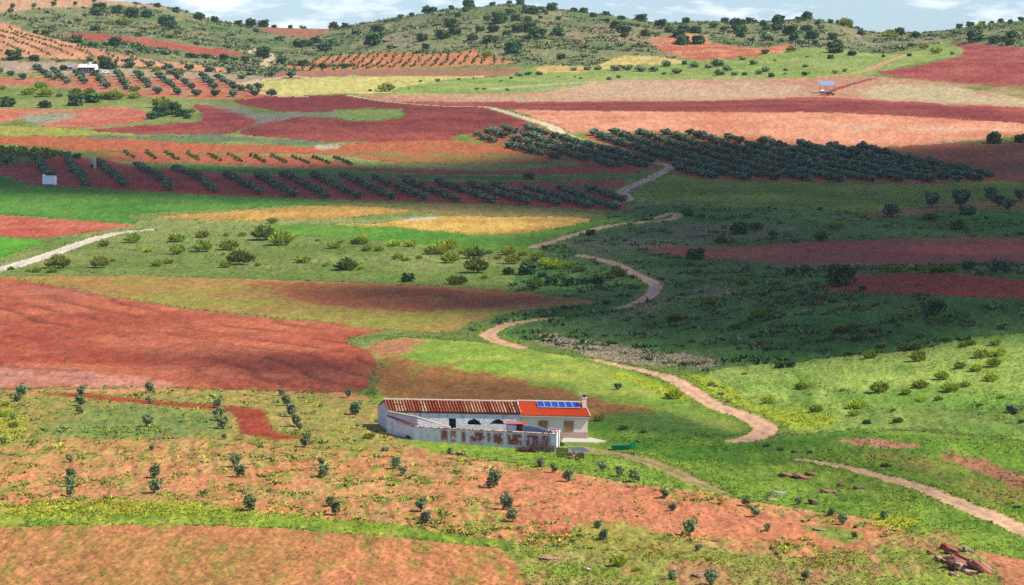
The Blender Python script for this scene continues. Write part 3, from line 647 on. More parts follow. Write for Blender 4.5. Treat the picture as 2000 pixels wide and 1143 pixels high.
# ------------------------------------------------------------------ tracks: photo points, width in metres, colour
ROADS = [
 ('dirt_road', 'pale dirt road winding past the plum fields', 4.2, (244, 216, 176), [(684, 187), (760, 199), (860, 207), (945, 209), (980, 217), (1040, 235), (1075, 246), (1100, 262), (1142, 280)], [.6, .6, .6, .8, 1, 1.15, 1.25, 1.2, 1]),
 ('dirt_road', 'dirt road bend emerging from between the olive groves', 3.8, (220, 186, 160), [(1283, 319), (1305, 323), (1306, 330), (1290, 338), (1262, 353), (1240, 361), (1215, 374), (1218, 381), (1229, 388), (1206, 397)], None),
 ('dirt_road', 'dirt road sweeping out of the cloud shadow', 3.1, (230, 188, 154), [(1283, 426), (1313, 416), (1323, 422), (1297, 431), (1210, 438), (1140, 454), (1087, 470), (1042, 483)], None),
 ('dirt_road', 'shaded dirt road curving like a hook in the valley', 3.3, (230, 188, 160), [(1133, 499), (1175, 508), (1210, 519), (1252, 541), (1278, 553), (1280, 563), (1266, 580), (1238, 594), (1213, 601)], None),
 ('dirt_road', 'dirt road hairpin above the green field', 3.0, (234, 184, 142), [(1070, 622), (1000, 632), (965, 646), (954, 656), (982, 670), (1020, 680)], None),
 ('dirt_road', 'peach dirt road descending behind the farm to a bend', 3.0, (240, 190, 148), [(1160, 703), (1245, 722), (1315, 741), (1363, 772), (1406, 796), (1466, 817), (1496, 838), (1469, 856), (1436, 862)], [.6, .9, 1, 1.05, 1.1, 1.1, 1.2, 1.2, 1]),
 ('dirt_track', 'narrow dirt track descending to the lower right corner', 2.8, (238, 192, 148), [(1558, 898), (1635, 909), (1705, 927), (1794, 951), (1864, 980), (1935, 1008), (2000, 1036), (2120, 1085), (2300, 1160)], [.5, .6, .8, 1, 1.1, 1.2, 1.2, 1.2, 1.2]),
 ('dirt_track', 'faint twin rut track leading to the farm', 3.2, (196, 158, 112), [(1130, 877), (1200, 888), (1250, 898), (1300, 914), (1350, 938), (1408, 963)], [1, .9, .8, .8, .8, .6]),
 ('dirt_track', 'peach track climbing beside the dark red vineyard', 4.0, (222, 164, 124), [(1797, 101), (1737, 119), (1685, 140), (1597, 151), (1500, 155)], [.8, 1, 1.2, .8, .3]),
 ('dirt_track', 'red brown track to the field shelter', 4.0, (160, 88, 76), [(1703, 154), (1670, 163), (1632, 175), (1605, 186)], None),
 ('white_track', 'white gravel track at the left edge', 4.2, (236, 220, 196), [(-200, 560), (0, 526), (35, 517), (88, 501), (140, 482), (192, 465), (224, 457), (262, 452), (300, 448)], [1.3, 1.3, 1.3, 1.2, 1.1, 1, .9, .7, .4]),
 ('dirt_track', 'pale far track by the olive rows', 4.0, (226, 196, 150), [(455, 165), (490, 160), (560, 150), (577, 149), (609, 154)], None),
 ('dirt_track', 'pale sandy track climbing through the upper pass', 4.5, (226, 200, 150), [(483, 103), (512, 98), (530, 112), (518, 122), (520, 132)], None),
 ('dirt_track', 'pale track linking far olive rows to the road', 4.0, (226, 206, 160), [(507, 180), (553, 189), (620, 188), (690, 188)], [1, .8, .6, .6]),
]

# ------------------------------------------------------------------ ground mesh (finer near the middle distance, one sheet, split by field)
ucols = np.arange(-640, 2641, 3.0)
v_tab_r = np.concatenate([np.arange(225, 2150, 2.0)])
v_tab = 571.5 + F_PX * np.tan(PITCH - np.arctan((Z_PROF(v_tab_r) - CAM_Z) / v_tab_r))
v_rows = np.arange(v_tab.max() - 1, v_tab.min() + 1, -1.75)
r_mid = np.interp(-v_rows, -v_tab, v_tab_r)
gap = np.minimum(np.gradient(r_mid), 9.0)
rr = np.concatenate([[30, 60, 90, 120, 145, 165, 185, 200, 212], r_mid, np.arange(r_mid[-1] + 6, 2200, 6.0), [2215, 2240, 2280, 2330]])
rr = np.unique(rr)
NR, NC = len(rr), len(ucols)
ta = (ucols - 1000) / F_PX
th = np.arctan(ta)
GX = (rr[:, None] * np.sin(th)[None, :])
GY = (rr[:, None] * np.cos(th)[None, :])
GZ = H(GX, GY)
GU, GV = project(GX, GY, GZ)
GR = np.broadcast_to(rr[:, None], GX.shape)
px_m = GR / F_PX                                   # metres per photo pixel
# wobble of field edges
wob = 1.8
WU = GU + (fbm(GX / (9 * px_m.mean() * 6), GY / 9, 3, 21) - .5) * 2 * wob * 2.2
WV = GV + (fbm(GX / 7 + 40, GY / 22, 3, 22) - .5) * 2 * wob
RU = np.clip((WU - U0).astype(int), 0, RW - 1)
RV = np.clip((WV - V0).astype(int), 0, RH - 1)
lab = np.zeros((RH, RW), np.int16)
for k, (nm, lb, st, poly) in enumerate(REGIONS):
    if poly is not None:
        lab[raster(poly)] = k
RID = lab[RV, RU].astype(np.int32)
RID[rr > 2200, :] = 1
NREG = len(REGIONS)

GCOL = np.zeros(GX.shape + (3,))
DZ = np.zeros(GX.shape)
IS_G = np.zeros(GX.shape)
base_rough = fbm(GX / .9, GY / 4.5, 3, 31, .6) - .5
base_fine = vnoise(GX / .33, GY / 1.2, 33) - .5
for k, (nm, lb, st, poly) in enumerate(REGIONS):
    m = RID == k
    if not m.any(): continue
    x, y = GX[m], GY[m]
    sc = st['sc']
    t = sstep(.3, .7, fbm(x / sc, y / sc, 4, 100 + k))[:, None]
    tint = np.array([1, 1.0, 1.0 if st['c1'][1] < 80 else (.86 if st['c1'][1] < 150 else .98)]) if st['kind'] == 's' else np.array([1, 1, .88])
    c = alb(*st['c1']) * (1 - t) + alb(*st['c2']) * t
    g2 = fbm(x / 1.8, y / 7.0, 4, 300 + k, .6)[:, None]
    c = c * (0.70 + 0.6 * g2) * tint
    h = st.get('h', .08)
    dz = base_rough[m] * h * 1.6 + base_fine[m] * h * .8
    if 'w' in st:                                  # patches of other ground cover (weeds, bare earth)
        wc, dens, wsc = st['w']
        n = fbm(x / wsc, y / (wsc * 5), 5, 400 + k, .66)
        a = sstep(.5 + .16 - dens * .4, .5 + .28 - dens * .4, n)[:, None] * .85
        c = c * (1 - a) + alb(*wc) * a
    if 'fur' in st:
        u0, v0, u1, v1, per, amp, hh = st['fur']
        P = ground_at([u0, u1], [v0, v1])
        d = P[1, :2] - P[0, :2]
        d /= np.hypot(*d)
        s = -x * d[1] + y * d[0]
        s = s + (fbm(x / 30, y / 30, 2, 500 + k) - .5) * per * 1.6
        g = .45 - 1.6 * np.exp(-(((s / per) % 1.0 - .5) / .13) ** 2)
        brk = sstep(.3, .65, fbm(x / 22, y / 22, 3, 520 + k))
        along = x * d[0] + y * d[1]
        strk = fbm(s / (per * .6), along / 40, 3, 540 + k) - .5
        c = c * (1 + amp * (g * brk + 1.3 * strk))[:, None]
        dz = dz + hh * g * brk
    GCOL[m] = c
    DZ[m] = dz
    IS_G[m] = 1.0 if st['kind'] == 'g' else 0.0
RU0 = np.clip((GU - U0).astype(int), 0, RW - 1)
RV0 = np.clip((GV - V0).astype(int), 0, RH - 1)
for k, (c, (bx, by), s, brk, poly) in enumerate(OVER):
    mk_ = blur(raster(poly), bx, by)
    a = mk_[RV0, RU0] * s
    m = a > .01
    if brk:
        n = fbm(GX[m] / brk, GY[m] / (brk * 2.2), 5, 700 + k, .6)
        am = a[m]
        a2 = sstep(.15, .6, am * .9 + (n - .5) * 1.3) * s
        a2 = np.where(am > .01, a2 * np.clip(am * 4, 0, 1), 0)
    else:
        a2 = a[m]
    g2 = fbm(GX[m] / 2.4, GY[m] / 4.0, 3, 740 + k)
    GCOL[m] = GCOL[m] * (1 - a2[:, None]) + (alb(*c)[None, :] * (.72 + .56 * g2)[:, None]) * a2[:, None]
# roads in world metres
def polyline_dist(X, Y, P, wd):
    best = np.full(X.shape, 1e9); wbest = np.ones(X.shape); side = np.zeros(X.shape)
    for i in range(len(P) - 1):
        ax, ay = P[i]; bx, by = P[i + 1]
        L2 = max((bx - ax) ** 2 + (by - ay) ** 2, 1e-6)
        t = np.clip(((X - ax) * (bx - ax) + (Y - ay) * (by - ay)) / L2, 0, 1)
        d = np.hypot(X - ax - t * (bx - ax), Y - ay - t * (by - ay))
        c = d < best
        best = np.where(c, d, best)
        wbest = np.where(c, wd[i] * (1 - t) + wd[i + 1] * t, wbest)
    return best, wbest
def spline(pts, ws, n=8):
    P = np.array(pts, float); W = np.array(ws, float)
    Q, w = [], []
    for i in range(len(P) - 1):
        p0, p1, p2, p3 = P[max(i - 1, 0)], P[i], P[i + 1], P[min(i + 2, len(P) - 1)]
        for k in range(n):
            t = k / n
            Q.append(0.5 * ((2 * p1) + (-p0 + p2) * t + (2*p0 - 5*p1 + 4*p2 - p3) * t*t + (-p0 + 3*p1 - 3*p2 + p3) * t**3))
            w.append(W[i] * (1 - t) + W[i + 1] * t)
    Q.append(P[-1]); w.append(W[-1])
    return np.array(Q), np.array(w)
ROAD_D = np.full(GX.shape, 1e9)
for k, (nm, lb, width, c, pts, ws) in enumerate(ROADS):
    Q, w = spline(pts, ws or [1] * len(pts))
    W3 = ground_at(Q[:, 0], Q[:, 1])
    lo, hi = W3[:, :2].min(0) - 8, W3[:, :2].max(0) + 8
    m = (GX > lo[0]) & (GX < hi[0]) & (GY > lo[1]) & (GY < hi[1])
    d, wm = polyline_dist(GX[m], GY[m], W3[:, :2], w * width / 2)
    d = d + (fbm(GX[m] / 2.2, GY[m] / 2.2, 3, 900 + k) - .5) * .9
    on = d < wm
    idx = np.argwhere(m)
    ii = idx[on]
    RID[ii[:, 0], ii[:, 1]] = NREG + k
    rel = (d / np.maximum(wm, .1))[on]
    n = fbm(GX[m][on] / 1.6, GY[m][on] / 3, 4, 930 + k)
    cc = alb(*c)[None, :] * (.82 + .36 * n)[:, None] * (1 - .16 * np.exp(-((rel - .05) / .22) ** 2))[:, None]
    if 'twin' in lb:
        g = np.exp(-((rel) / .38) ** 2)[:, None]
        cc = cc * (1 - .7 * g) + alb(118, 150, 56) * .7 * g
    GCOL[ii[:, 0], ii[:, 1]] = cc
    DZ[ii[:, 0], ii[:, 1]] = -.06 + (n - .5) * .06
    IS_G[ii[:, 0], ii[:, 1]] = 0
    # grassy, slightly raised verge
    ver = (d >= wm) & (d < wm + 1.6)
    jj = idx[ver]
    DZ[jj[:, 0], jj[:, 1]] += .07
    if k < 8:
        vc = alb(128, 152, 52)[None, :] * (.6 + .8 * fbm(GX[m][ver] / 1.5, GY[m][ver] / 3, 3, 960))[:, None]
        GCOL[jj[:, 0], jj[:, 1]] = GCOL[jj[:, 0], jj[:, 1]] * .35 + vc * .65
in_farm = (np.abs(GX - FARM_X - 1) < 20) & (np.abs(GY - FARM_Y - 3) < 14)
DZ[in_farm] *= .4
GZF = GZ + DZ * (1 - sstep(1500, 2200, GR) * .3)
grain = vnoise(GX / .45 + GY * .31, GY / 1.1 - GX * .27, 35) - .5
GCOL = GCOL * (1 + .46 * grain + .40 * base_rough)[:, :, None]
GCOL = np.clip(GCOL, 0.004, .95)

M_SOIL = attr_mat('soil', 2.4, .42, bump=.5, bump_scale=2.2, aniso=.28)
M_GRASS = attr_mat('grassland', 2.2, .40, bump=.7, bump_scale=3.0, aniso=.3)
M_ROAD = attr_mat('road_dust', 1.6, .18, bump=.25, bump_scale=2.5)

q = np.arange(NR * NC).reshape(NR, NC)
quads = np.stack([q[:-1, :-1], q[:-1, 1:], q[1:, 1:], q[1:, :-1]], -1).reshape(-1, 4)
frid = RID[:-1, :-1].ravel()
allV = np.stack([GX.ravel(), GY.ravel(), GZF.ravel()], 1).astype(np.float32)
allC = GCOL.reshape(-1, 3)
def ground_part(ids, name, label, mat):
    f = quads[np.isin(frid, ids)]
    if not len(f): return
    used = np.unique(f)
    remap = np.zeros(NR * NC, np.int32)
    remap[used] = np.arange(len(used))
    me = mk(name, allV[used], remap[f], [mat], allC[used], smooth=True)
    tag(obj(name, me), label, None, None, 'structure')
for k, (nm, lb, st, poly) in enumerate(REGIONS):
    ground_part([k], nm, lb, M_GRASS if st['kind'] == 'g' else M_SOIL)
for k, (nm, lb, width, c, pts, ws) in enumerate(ROADS):
    ground_part([NREG + k], nm, lb, M_ROAD)

# ------------------------------------------------------------------ clouds that throw the photo's cloud shadows
SHADE = [
 (1.0, [(-640, 286), (0, 290), (120, 298), (260, 318), (420, 326), (650, 320), (760, 322), (900, 316), (1000, 300), (1080, 290), (1160, 288), (1300, 279), (1450, 280), (1600, 286), (1730, 290), (1850, 281), (1950, 273), (2000, 268), (2640, 270),
        (2640, 620), (2000, 652), (1900, 664), (1750, 690), (1600, 706), (1500, 714), (1400, 712), (1300, 700), (1150, 668), (1060, 645), (1000, 628), (900, 617), (800, 610), (690, 602), (600, 586), (560, 566), (640, 552), (800, 557), (960, 566), (1060, 572), (1120, 562), (1120, 545), (1060, 525), (1030, 508), (1000, 490), (960, 478), (980, 462), (1060, 450), (1130, 438), (1100, 424), (900, 412), (700, 400), (560, 396), (300, 390), (0, 380), (-640, 372)]),
 (.80, [(300, 676), (450, 688), (650, 698), (745, 712), (735, 765), (640, 768), (500, 745), (380, 715)]),
 (.66, [(735, 742), (900, 738), (1060, 752), (1200, 785), (1330, 815), (1440, 842), (1600, 872), (1760, 915), (1860, 950), (1820, 985), (1680, 960), (1500, 930), (1380, 900), (1240, 862), (1150, 836), (1000, 806), (880, 792), (745, 790)]),
 (.40, [(1640, 792), (1800, 790), (2000, 800), (2640, 820), (2640, 880), (2000, 850), (1800, 835), (1650, 830)]),
 (.35, [(470, 192), (640, 186), (800, 200), (950, 212), (1000, 232), (940, 252), (800, 258), (600, 262), (440, 258), (380, 240), (400, 210)]),
 (.35, [(900, 202), (1200, 200), (1545, 196), (1760, 204), (2000, 220), (2640, 270), (2640, 290), (2000, 240), (1755, 224), (1500, 217), (1200, 216), (1000, 213)]),
]
CLOUD_Z, CELL = 640.0, 5.5
cxs, cys = np.arange(-480, 480, CELL), np.arange(300, 1700, CELL)
CXg, CYg = np.meshgrid(cxs, cys)
CZg = H(CXg, CYg)
CU, CV = project(CXg, CYg, CZg)
M_CLOUD, cn, cl, cp = new_mat('cloud_vapour')
cn.remove(cp)
c_at = cn.new('ShaderNodeAttribute'); c_at.attribute_name = 'col'
c_tr = cn.new('ShaderNodeBsdfTransparent')
c_df = cn.new('ShaderNodeBsdfDiffuse'); c_df.inputs['Color'].default_value = (.9, .9, .92, 1)
c_tl = cn.new('ShaderNodeBsdfTranslucent'); c_tl.inputs['Color'].default_value = (.9, .9, .92, 1)
c_m1 = cn.new('ShaderNodeMixShader'); c_m1.inputs['Fac'].default_value = .25
c_m2 = cn.new('ShaderNodeMixShader')
cl.new(c_df.outputs[0], c_m1.inputs[1]); cl.new(c_tl.outputs[0], c_m1.inputs[2])
cl.new(c_at.outputs['Fac'], c_m2.inputs['Fac'])
cl.new(c_tr.outputs[0], c_m2.inputs[1]); cl.new(c_m1.outputs[0], c_m2.inputs[2])
cl.new(c_m2.outputs[0], cn['Material Output'].inputs['Surface'])
CLOUD_LABELS = ['long broad cloud over the middle of the valley', 'small cloud over the brick red field', 'thin cloud over the farm and lower meadow',
                'wisp of cloud over the right slope', 'thin cloud over the plum fields', 'thin cloud over the long red band']
for k, (dens, poly) in enumerate(SHADE):
    ms = raster(poly).astype(np.float32)
    S = ms[np.clip((CV - V0).astype(int), 0, RH - 1), np.clip((CU - U0).astype(int), 0, RW - 1)]
    inside = (CU > U0 + 2) & (CU < U1 - 2) & (CV > V0) & (CV < V1)
    S = np.where(inside, S, 0)
    b = 2 if k == 0 else 1
    S = blur(S, b, b)
    S = np.clip(S * (1 + (fbm(CXg / 40, CYg / 40, 4, 55 + k) - .5) * (.35 if k == 0 else .7)), 0, 1)
    D = 1 - np.sqrt(1 - np.clip(S * dens * .976, 0, .976))           # two cloud surfaces, each lets part of the light through
    tt = (CLOUD_Z + 12 * k - CZg) / SUN_DIR.z
    PX, PY = CXg + SUN_DIR.x * tt, CYg + SUN_DIR.y * tt
    thick = 4 + 30 * S
    nv = PX.size
    low = np.stack([PX, PY, np.full_like(PX, CLOUD_Z + 12 * k) - thick * .2], -1).reshape(-1, 3)
    tk = thick.ravel()
    top = low + np.outer(tk, np.array([SUN_DIR.x, SUN_DIR.y, SUN_DIR.z]) / SUN_DIR.z)
    ny, nx = PX.shape
    qq = np.arange(nv).reshape(ny, nx)
    cq = np.stack([qq[:-1, :-1], qq[:-1, 1:], qq[1:, 1:], qq[1:, :-1]], -1).reshape(-1, 4)
    keep = (D.ravel()[cq].max(1) > .004)
    cq = cq[keep]
    faces = np.concatenate([cq[:, ::-1], cq + nv])
    V = np.concatenate([low, top]); Cc = np.repeat(np.concatenate([D.ravel(), D.ravel()])[:, None], 3, 1)
    used = np.unique(faces); rm = np.zeros(len(V), np.int32); rm[used] = np.arange(len(used))
    tag(obj('cloud', mk('cloud', V[used], rm[faces], [M_CLOUD], Cc[used], smooth=True)), CLOUD_LABELS[k], None, None, 'structure')
# ------------------------------------------------------------------ vegetation
def leaf_quads(blobs, n, size, rg, outward=.55, lift=0.0, aspect=1.0, shell=.45):
    B = np.array(blobs, float)
    vol = B[:, 3] * B[:, 4] * B[:, 5]
    k = rg.choice(len(B), n, p=vol ** .8 / (vol ** .8).sum())
    d = rg.normal(size=(n, 3)); d /= np.linalg.norm(d, axis=1, keepdims=True)
    rad = rg.random(n) ** shell
    P = B[k, :3] + d * B[k, 3:6] * rad[:, None]
    nrm = d * outward + rg.normal(size=(n, 3)) * (1 - outward) * .8 + np.array([0, 0, lift])
    nrm /= np.linalg.norm(nrm, axis=1, keepdims=True)
    t = np.cross(nrm, rg.normal(size=(n, 3))); t /= np.linalg.norm(t, axis=1, keepdims=True)
    b = np.cross(nrm, t)
    s = size * (.55 + .9 * rg.random(n))[:, None] / 2
    V = np.stack([P - t * s - b * s * aspect, P + t * s - b * s * aspect * .7, P + t * s * .8 + b * s * aspect, P - t * s * .9 + b * s * aspect * .8], 1).reshape(-1, 3)
    V[:, 2] = np.maximum(V[:, 2], .01)
    return V, np.arange(4 * n).reshape(n, 4)
def sprays(n, r, h, size, rg):
    """Upright broom twigs fanning out of one stool."""
    az, out = rg.random(n) * 6.283, np.sqrt(rg.random(n))
    f = .25 + .75 * rg.random(n) ** .6
    cl = .75 + .25 * np.sin(az * 3 + rg.random() * 6) * np.sin(az * 5 + 1)
    top = (1 - .55 * out ** 2) * cl
    P = np.stack([np.cos(az) * out * r * (.3 + .7 * f), np.sin(az) * out * r * (.3 + .7 * f), h * f * top], 1)
    d = np.stack([np.cos(az) * out * .8, np.sin(az) * out * .8, np.full(n, .9)], 1) + rg.normal(size=(n, 3)) * .25
    d /= np.linalg.norm(d, axis=1, keepdims=True)
    t = np.cross(d, rg.normal(size=(n, 3))); t /= np.linalg.norm(t, axis=1, keepdims=True)
    s = size * (.6 + .8 * rg.random(n))[:, None]
    V = np.stack([P - t * s * .32, P + t * s * .32, P + t * s * .2 + d * s * 1.3, P - t * s * .2 + d * s * 1.2], 1).reshape(-1, 3)
    V[:, 2] = np.maximum(V[:, 2], .0)
    return V, np.arange(4 * n).reshape(n, 4)

L_OLIVE = leaf_mat('olive_leaf', alb(58, 86, 62), alb(118, 142, 104), gain=1.75)
L_OLIVE_Y = leaf_mat('young_olive_leaf', alb(74, 98, 62), alb(146, 158, 106), gain=1.95, obj_var=.3)
L_OAK = leaf_mat('holm_oak_leaf', alb(40, 74, 38), alb(84, 116, 54), gain=1.8)
L_BROOM = leaf_mat('broom_twig', alb(116, 136, 36), alb(176, 186, 64), transl=.4, gain=1.7)
L_GREY = leaf_mat('grey_scrub_leaf', alb(88, 110, 64), alb(140, 150, 100), gain=1.95)
L_VINE = leaf_mat('vine_leaf', alb(66, 92, 36), alb(120, 138, 50))
BARK = simple_mat('bark', alb(96, 82, 68), .95, .3, 6)

def branches(mb, h, r, n, rg, top):
    mb.tube([(0, 0, -.15), (rg.normal() * .05 * h, rg.normal() * .05 * h, h * .5), (rg.normal() * .08 * h, rg.normal() * .08 * h, h)], [r, r * .75, r * .5], 6)
    for k in range(n):
        a = 6.283 * k / n + rg.random()
        e = top * (.5 + .4 * rg.random())
        mb.tube([(0, 0, h * .55), (math.cos(a) * e * .45, math.sin(a) * e * .45, h + e * .3), (math.cos(a) * e * .8, math.sin(a) * e * .8, h + e * .75)], [r * .5, r * .35, r * .15], 5)
def mesh_leaf(name, VF, mat, extra=None):
    V, F = VF
    if extra is None:
        return mk(name, V, F, [mat])
    ev = np.array(extra.v); base = len(V)
    e4 = np.array([f for f in extra.f if len(f) == 4]) + base
    return mk(name, np.concatenate([V, ev]), [F, e4], [mat, BARK], mat_idx=np.concatenate([np.zeros(len(F)), np.ones(len(e4))]))
def blobs_round(rg, k, w, z0, z1):
    zc = (z0 + z1) / 2
    out = [(0, 0, zc, w * .36, w * .36, (z1 - z0) * .46)]
    for i in range(k):
        a = 6.283 * i / k + rg.random()
        q = w * (.2 + .1 * rg.random())
        out.append((math.cos(a) * q, math.sin(a) * q, z0 + (z1 - z0) * (.3 + .5 * rg.random()), w * (.17 + .08 * rg.random()), w * (.17 + .08 * rg.random()), (z1 - z0) * (.2 + .12 * rg.random())))
    return out
RG = np.random.default_rng(11)
OLIVE_V, OLIVE_LOW, YOUNG_V, OAK_V, OAK_S, BROOM_V, GREY_V = [], [], [], [], [], [], []
for i in range(6):
    b = blobs_round(RG, 5, 1.04, .07, .9)
    tr = MB(); branches(tr, .28, .06, 3, RG, .45)
    OLIVE_V.append(mesh_leaf('olive_tree', leaf_quads(b, 460, .125, RG), L_OLIVE, tr))
    OLIVE_LOW.append(leaf_quads(b, 130, .22, RG))
for i in range(6):
    b = blobs_round(RG, 5, 1.0, .06, 1.0)
    tr = MB(); branches(tr, .3, .035, 3, RG, .4)
    YOUNG_V.append((mk('crown', *leaf_quads(b, 520, .105, RG), mats=[L_OLIVE_Y]), tr.mesh('trunk', BARK)))
for i in range(5):
    b = blobs_round(RG, 7, 1.0, .02, .72)
    b.append((0, 0, .2, .46, .46, .24))
    tr = MB(); branches(tr, .2, .05, 4, RG, .4)
    OAK_V.append((mk('crown', *leaf_quads(b, 1100, .085, RG), mats=[L_OAK]), tr.mesh('trunk', BARK)))
    OAK_S.append(mk('holm_oak', *leaf_quads(b, 420, .125, RG), mats=[L_OAK]))
for i in range(6):
    BROOM_V.append(mk('broom_bush', *sprays(420, .5, .72, .13, RG), mats=[L_BROOM]))
    b = blobs_round(RG, 5, 1.0, .0, .55)
    GREY_V.append(mk('grey_shrub', *leaf_quads(b, 300, .12, RG, lift=.3), mats=[L_GREY]))

def tracked(lst, ox, oy, s):
    return [(ox + e[0] / s, oy + e[1] / s, e[2] / s, e[3] if len(e) > 3 else None) for e in lst]
S7 = 2000 / 700
PLANTS = []
def plants(default, ox, oy, s, txt):
    for e in txt.split():
        p = e.split(',')
        PLANTS.append((ox + float(p[0]) / s, oy + float(p[1]) / s, float(p[2]) / s, p[3] if len(p) > 3 else default))
# central hill and the foot of it
plants('H', 650, 0, S7, '15,155,50 70,155,45 250,180,90 225,255,120 230,210,50 495,230,70 140,190,80,G 665,150,90 610,215,90 680,195,75 780,225,75 820,175,60 895,180,70 880,240,95 930,130,95 1020,115,60 985,75,50 890,25,50 985,25,50 1045,25,60 1110,80,120 975,205,60 1030,180,80 1100,180,90 1140,215,110 1090,220,50 1255,200,85 1010,300,110 1275,330,55 1160,55,45 1225,60,80 1345,65,55 1400,68,65 1455,95,60 1525,75,50 1580,160,80 1620,185,90 1625,210,50 1530,125,40 1610,110,60 1745,200,60 1720,105,90 1830,150,80 1700,150,50 1930,205,70 1950,250,80 1970,130,60 1955,165,80 525,75,80 380,100,50 440,90,45 660,45,45 760,45,90 740,65,60 860,115,45 520,275,50 330,270,90,G 405,210,35,G 1090,115,45 1000,230,25 1160,105,30 600,90,30 345,120,40 300,125,35 560,60,60 700,95,40 1260,110,35 1080,60,60 1180,80,50')
plants('G', 650, 0, S7, '1410,270,70 1500,215,70 1600,260,70 1710,260,60 1400,320,60 1470,295,40 1540,270,50 860,320,70,B 1340,355,35 1345,395,50 1420,392,60 1480,390,60 1580,395,90 1640,392,90 1720,400,90 1790,400,80 1860,370,80 1920,410,70 1850,415,40 1155,350,25 1040,350,30 1110,310,25 1090,420,60 1150,418,60 1040,425,60 995,440,35 940,455,30 705,445,30 785,440,20 585,455,40 300,510,100,B 210,510,35 240,505,20 845,500,35 805,500,40 975,505,35 1540,445,45 1595,435,40 1385,440,30 1350,430,20 1260,430,20 425,495,18 490,458,28 1095,1002,70,H')
plants('H', 1300, 0, S7, '110,130,50 20,180,60 100,180,70 170,185,75 75,210,75 95,245,85 180,245,90 265,155,60 330,110,60 325,170,50 395,100,40 400,155,110 420,210,60 410,190,90 545,145,60 560,170,60 620,170,70 570,225,110,G 630,135,90 610,115,50 695,195,95 715,225,60 785,175,75 790,105,80 820,215,90 930,220,60 945,295,100 960,250,60 1040,310,60 1005,150,90,B 1090,195,65 1030,135,40 965,120,50 920,130,40 850,135,40 1310,275,75,G 1305,195,90 1250,190,60 1255,215,90,B 1395,210,70 1480,200,50,G 1760,165,75,B 1765,135,50 1820,125,40 1870,120,50 1925,130,40 1700,145,60 1725,230,100 1930,210,80 1835,245,80 1890,230,45 1920,255,60 1370,265,40 1360,315,30 920,330,40 835,250,40 1215,320,25 1440,275,60,B 1510,300,70,B 1600,305,40,G 700,290,60,B 470,130,60 500,110,40 740,115,50 870,160,60,G 760,240,60,G 650,230,50,G 480,230,60,G 1985,110,50 1640,150,50')
plants('G', 1300, 0, S7, '560,400,70 520,415,60 440,420,50 385,420,60 345,395,80 300,420,90 290,370,110 160,375,70 240,380,60 430,335,60 490,360,60 555,300,70 780,420,65 670,395,40 665,415,25 945,410,40 1000,400,40 780,375,45 775,370,30 105,360,35,H 65,410,70,G 590,430,40,H 355,245,40,G 790,320,30 610,340,25 1835,800,100,T 1980,795,70,H')
# left hill
plants('H', 0, 0, S7, '550,60,90 535,88,75 473,92,30 265,75,45,G 660,75,80 740,97,90 820,97,80 690,140,100,B 935,150,110 960,160,70 905,135,50 1110,110,85 1200,125,60 985,70,60 1040,50,25 880,40,55 1400,143,90 1470,143,80 1330,130,60 1530,130,40 1430,180,45 1620,140,35 1860,150,75 1925,155,50 1690,145,50,G 1470,325,95,T 1670,265,90 1760,240,70 1810,285,90 1850,260,80 1720,260,80 1985,190,50 90,110,40,G 75,335,100 190,340,75 285,165,70,G 540,170,80,G 505,340,70,G 650,345,40,G 70,45,40,O 60,70,40,O 190,40,40,O 300,35,40,O 310,10,40,O 420,30,30,O 525,15,30,O 240,110,40,G 440,120,60,G 620,130,50,G 800,170,60,G 1000,190,60,G 780,200,70,G 1300,200,60,G 1130,170,60,G 950,215,60,G 1400,230,60,G 1560,225,80,G 1100,250,60,G 1280,270,70,G')
plants('G', 0, 0, S7, '200,185,50 255,198,55,H 300,212,60 360,225,50 430,240,70,H 480,255,50 520,265,60,H 590,250,60 640,258,80,H 700,250,60 760,262,80 790,285,60,H 830,297,60 880,295,60 930,305,90 980,300,60 1060,322,60,H 1100,325,60 1150,328,60,H 1200,330,60 1250,332,70,H 1310,338,70 1370,342,60,H 1430,348,70 1570,360,60,H 1630,365,60 1690,370,60,H 1750,375,60 1800,380,50,H 1860,372,60 1920,382,50,H 1960,372,60')
plants('B', 0, 0, S7, '45,595,100,H 425,590,100,H 515,573,110,H 250,602,85,H 160,530,90 250,540,100 230,500,80 420,530,80 500,525,70 640,555,120 750,550,80 750,510,70 15,500,40 580,555,80 330,540,60,G 900,650,110,T 965,640,110,T 850,665,75,H 1015,650,90,H 1045,662,50,H 900,600,120 1070,630,50 430,885,52,H 590,380,100,T 355,392,50,H 620,385,80,H 960,415,90,G 870,400,60,B 1000,420,60,B 1350,440,70,G 1400,420,60,G')
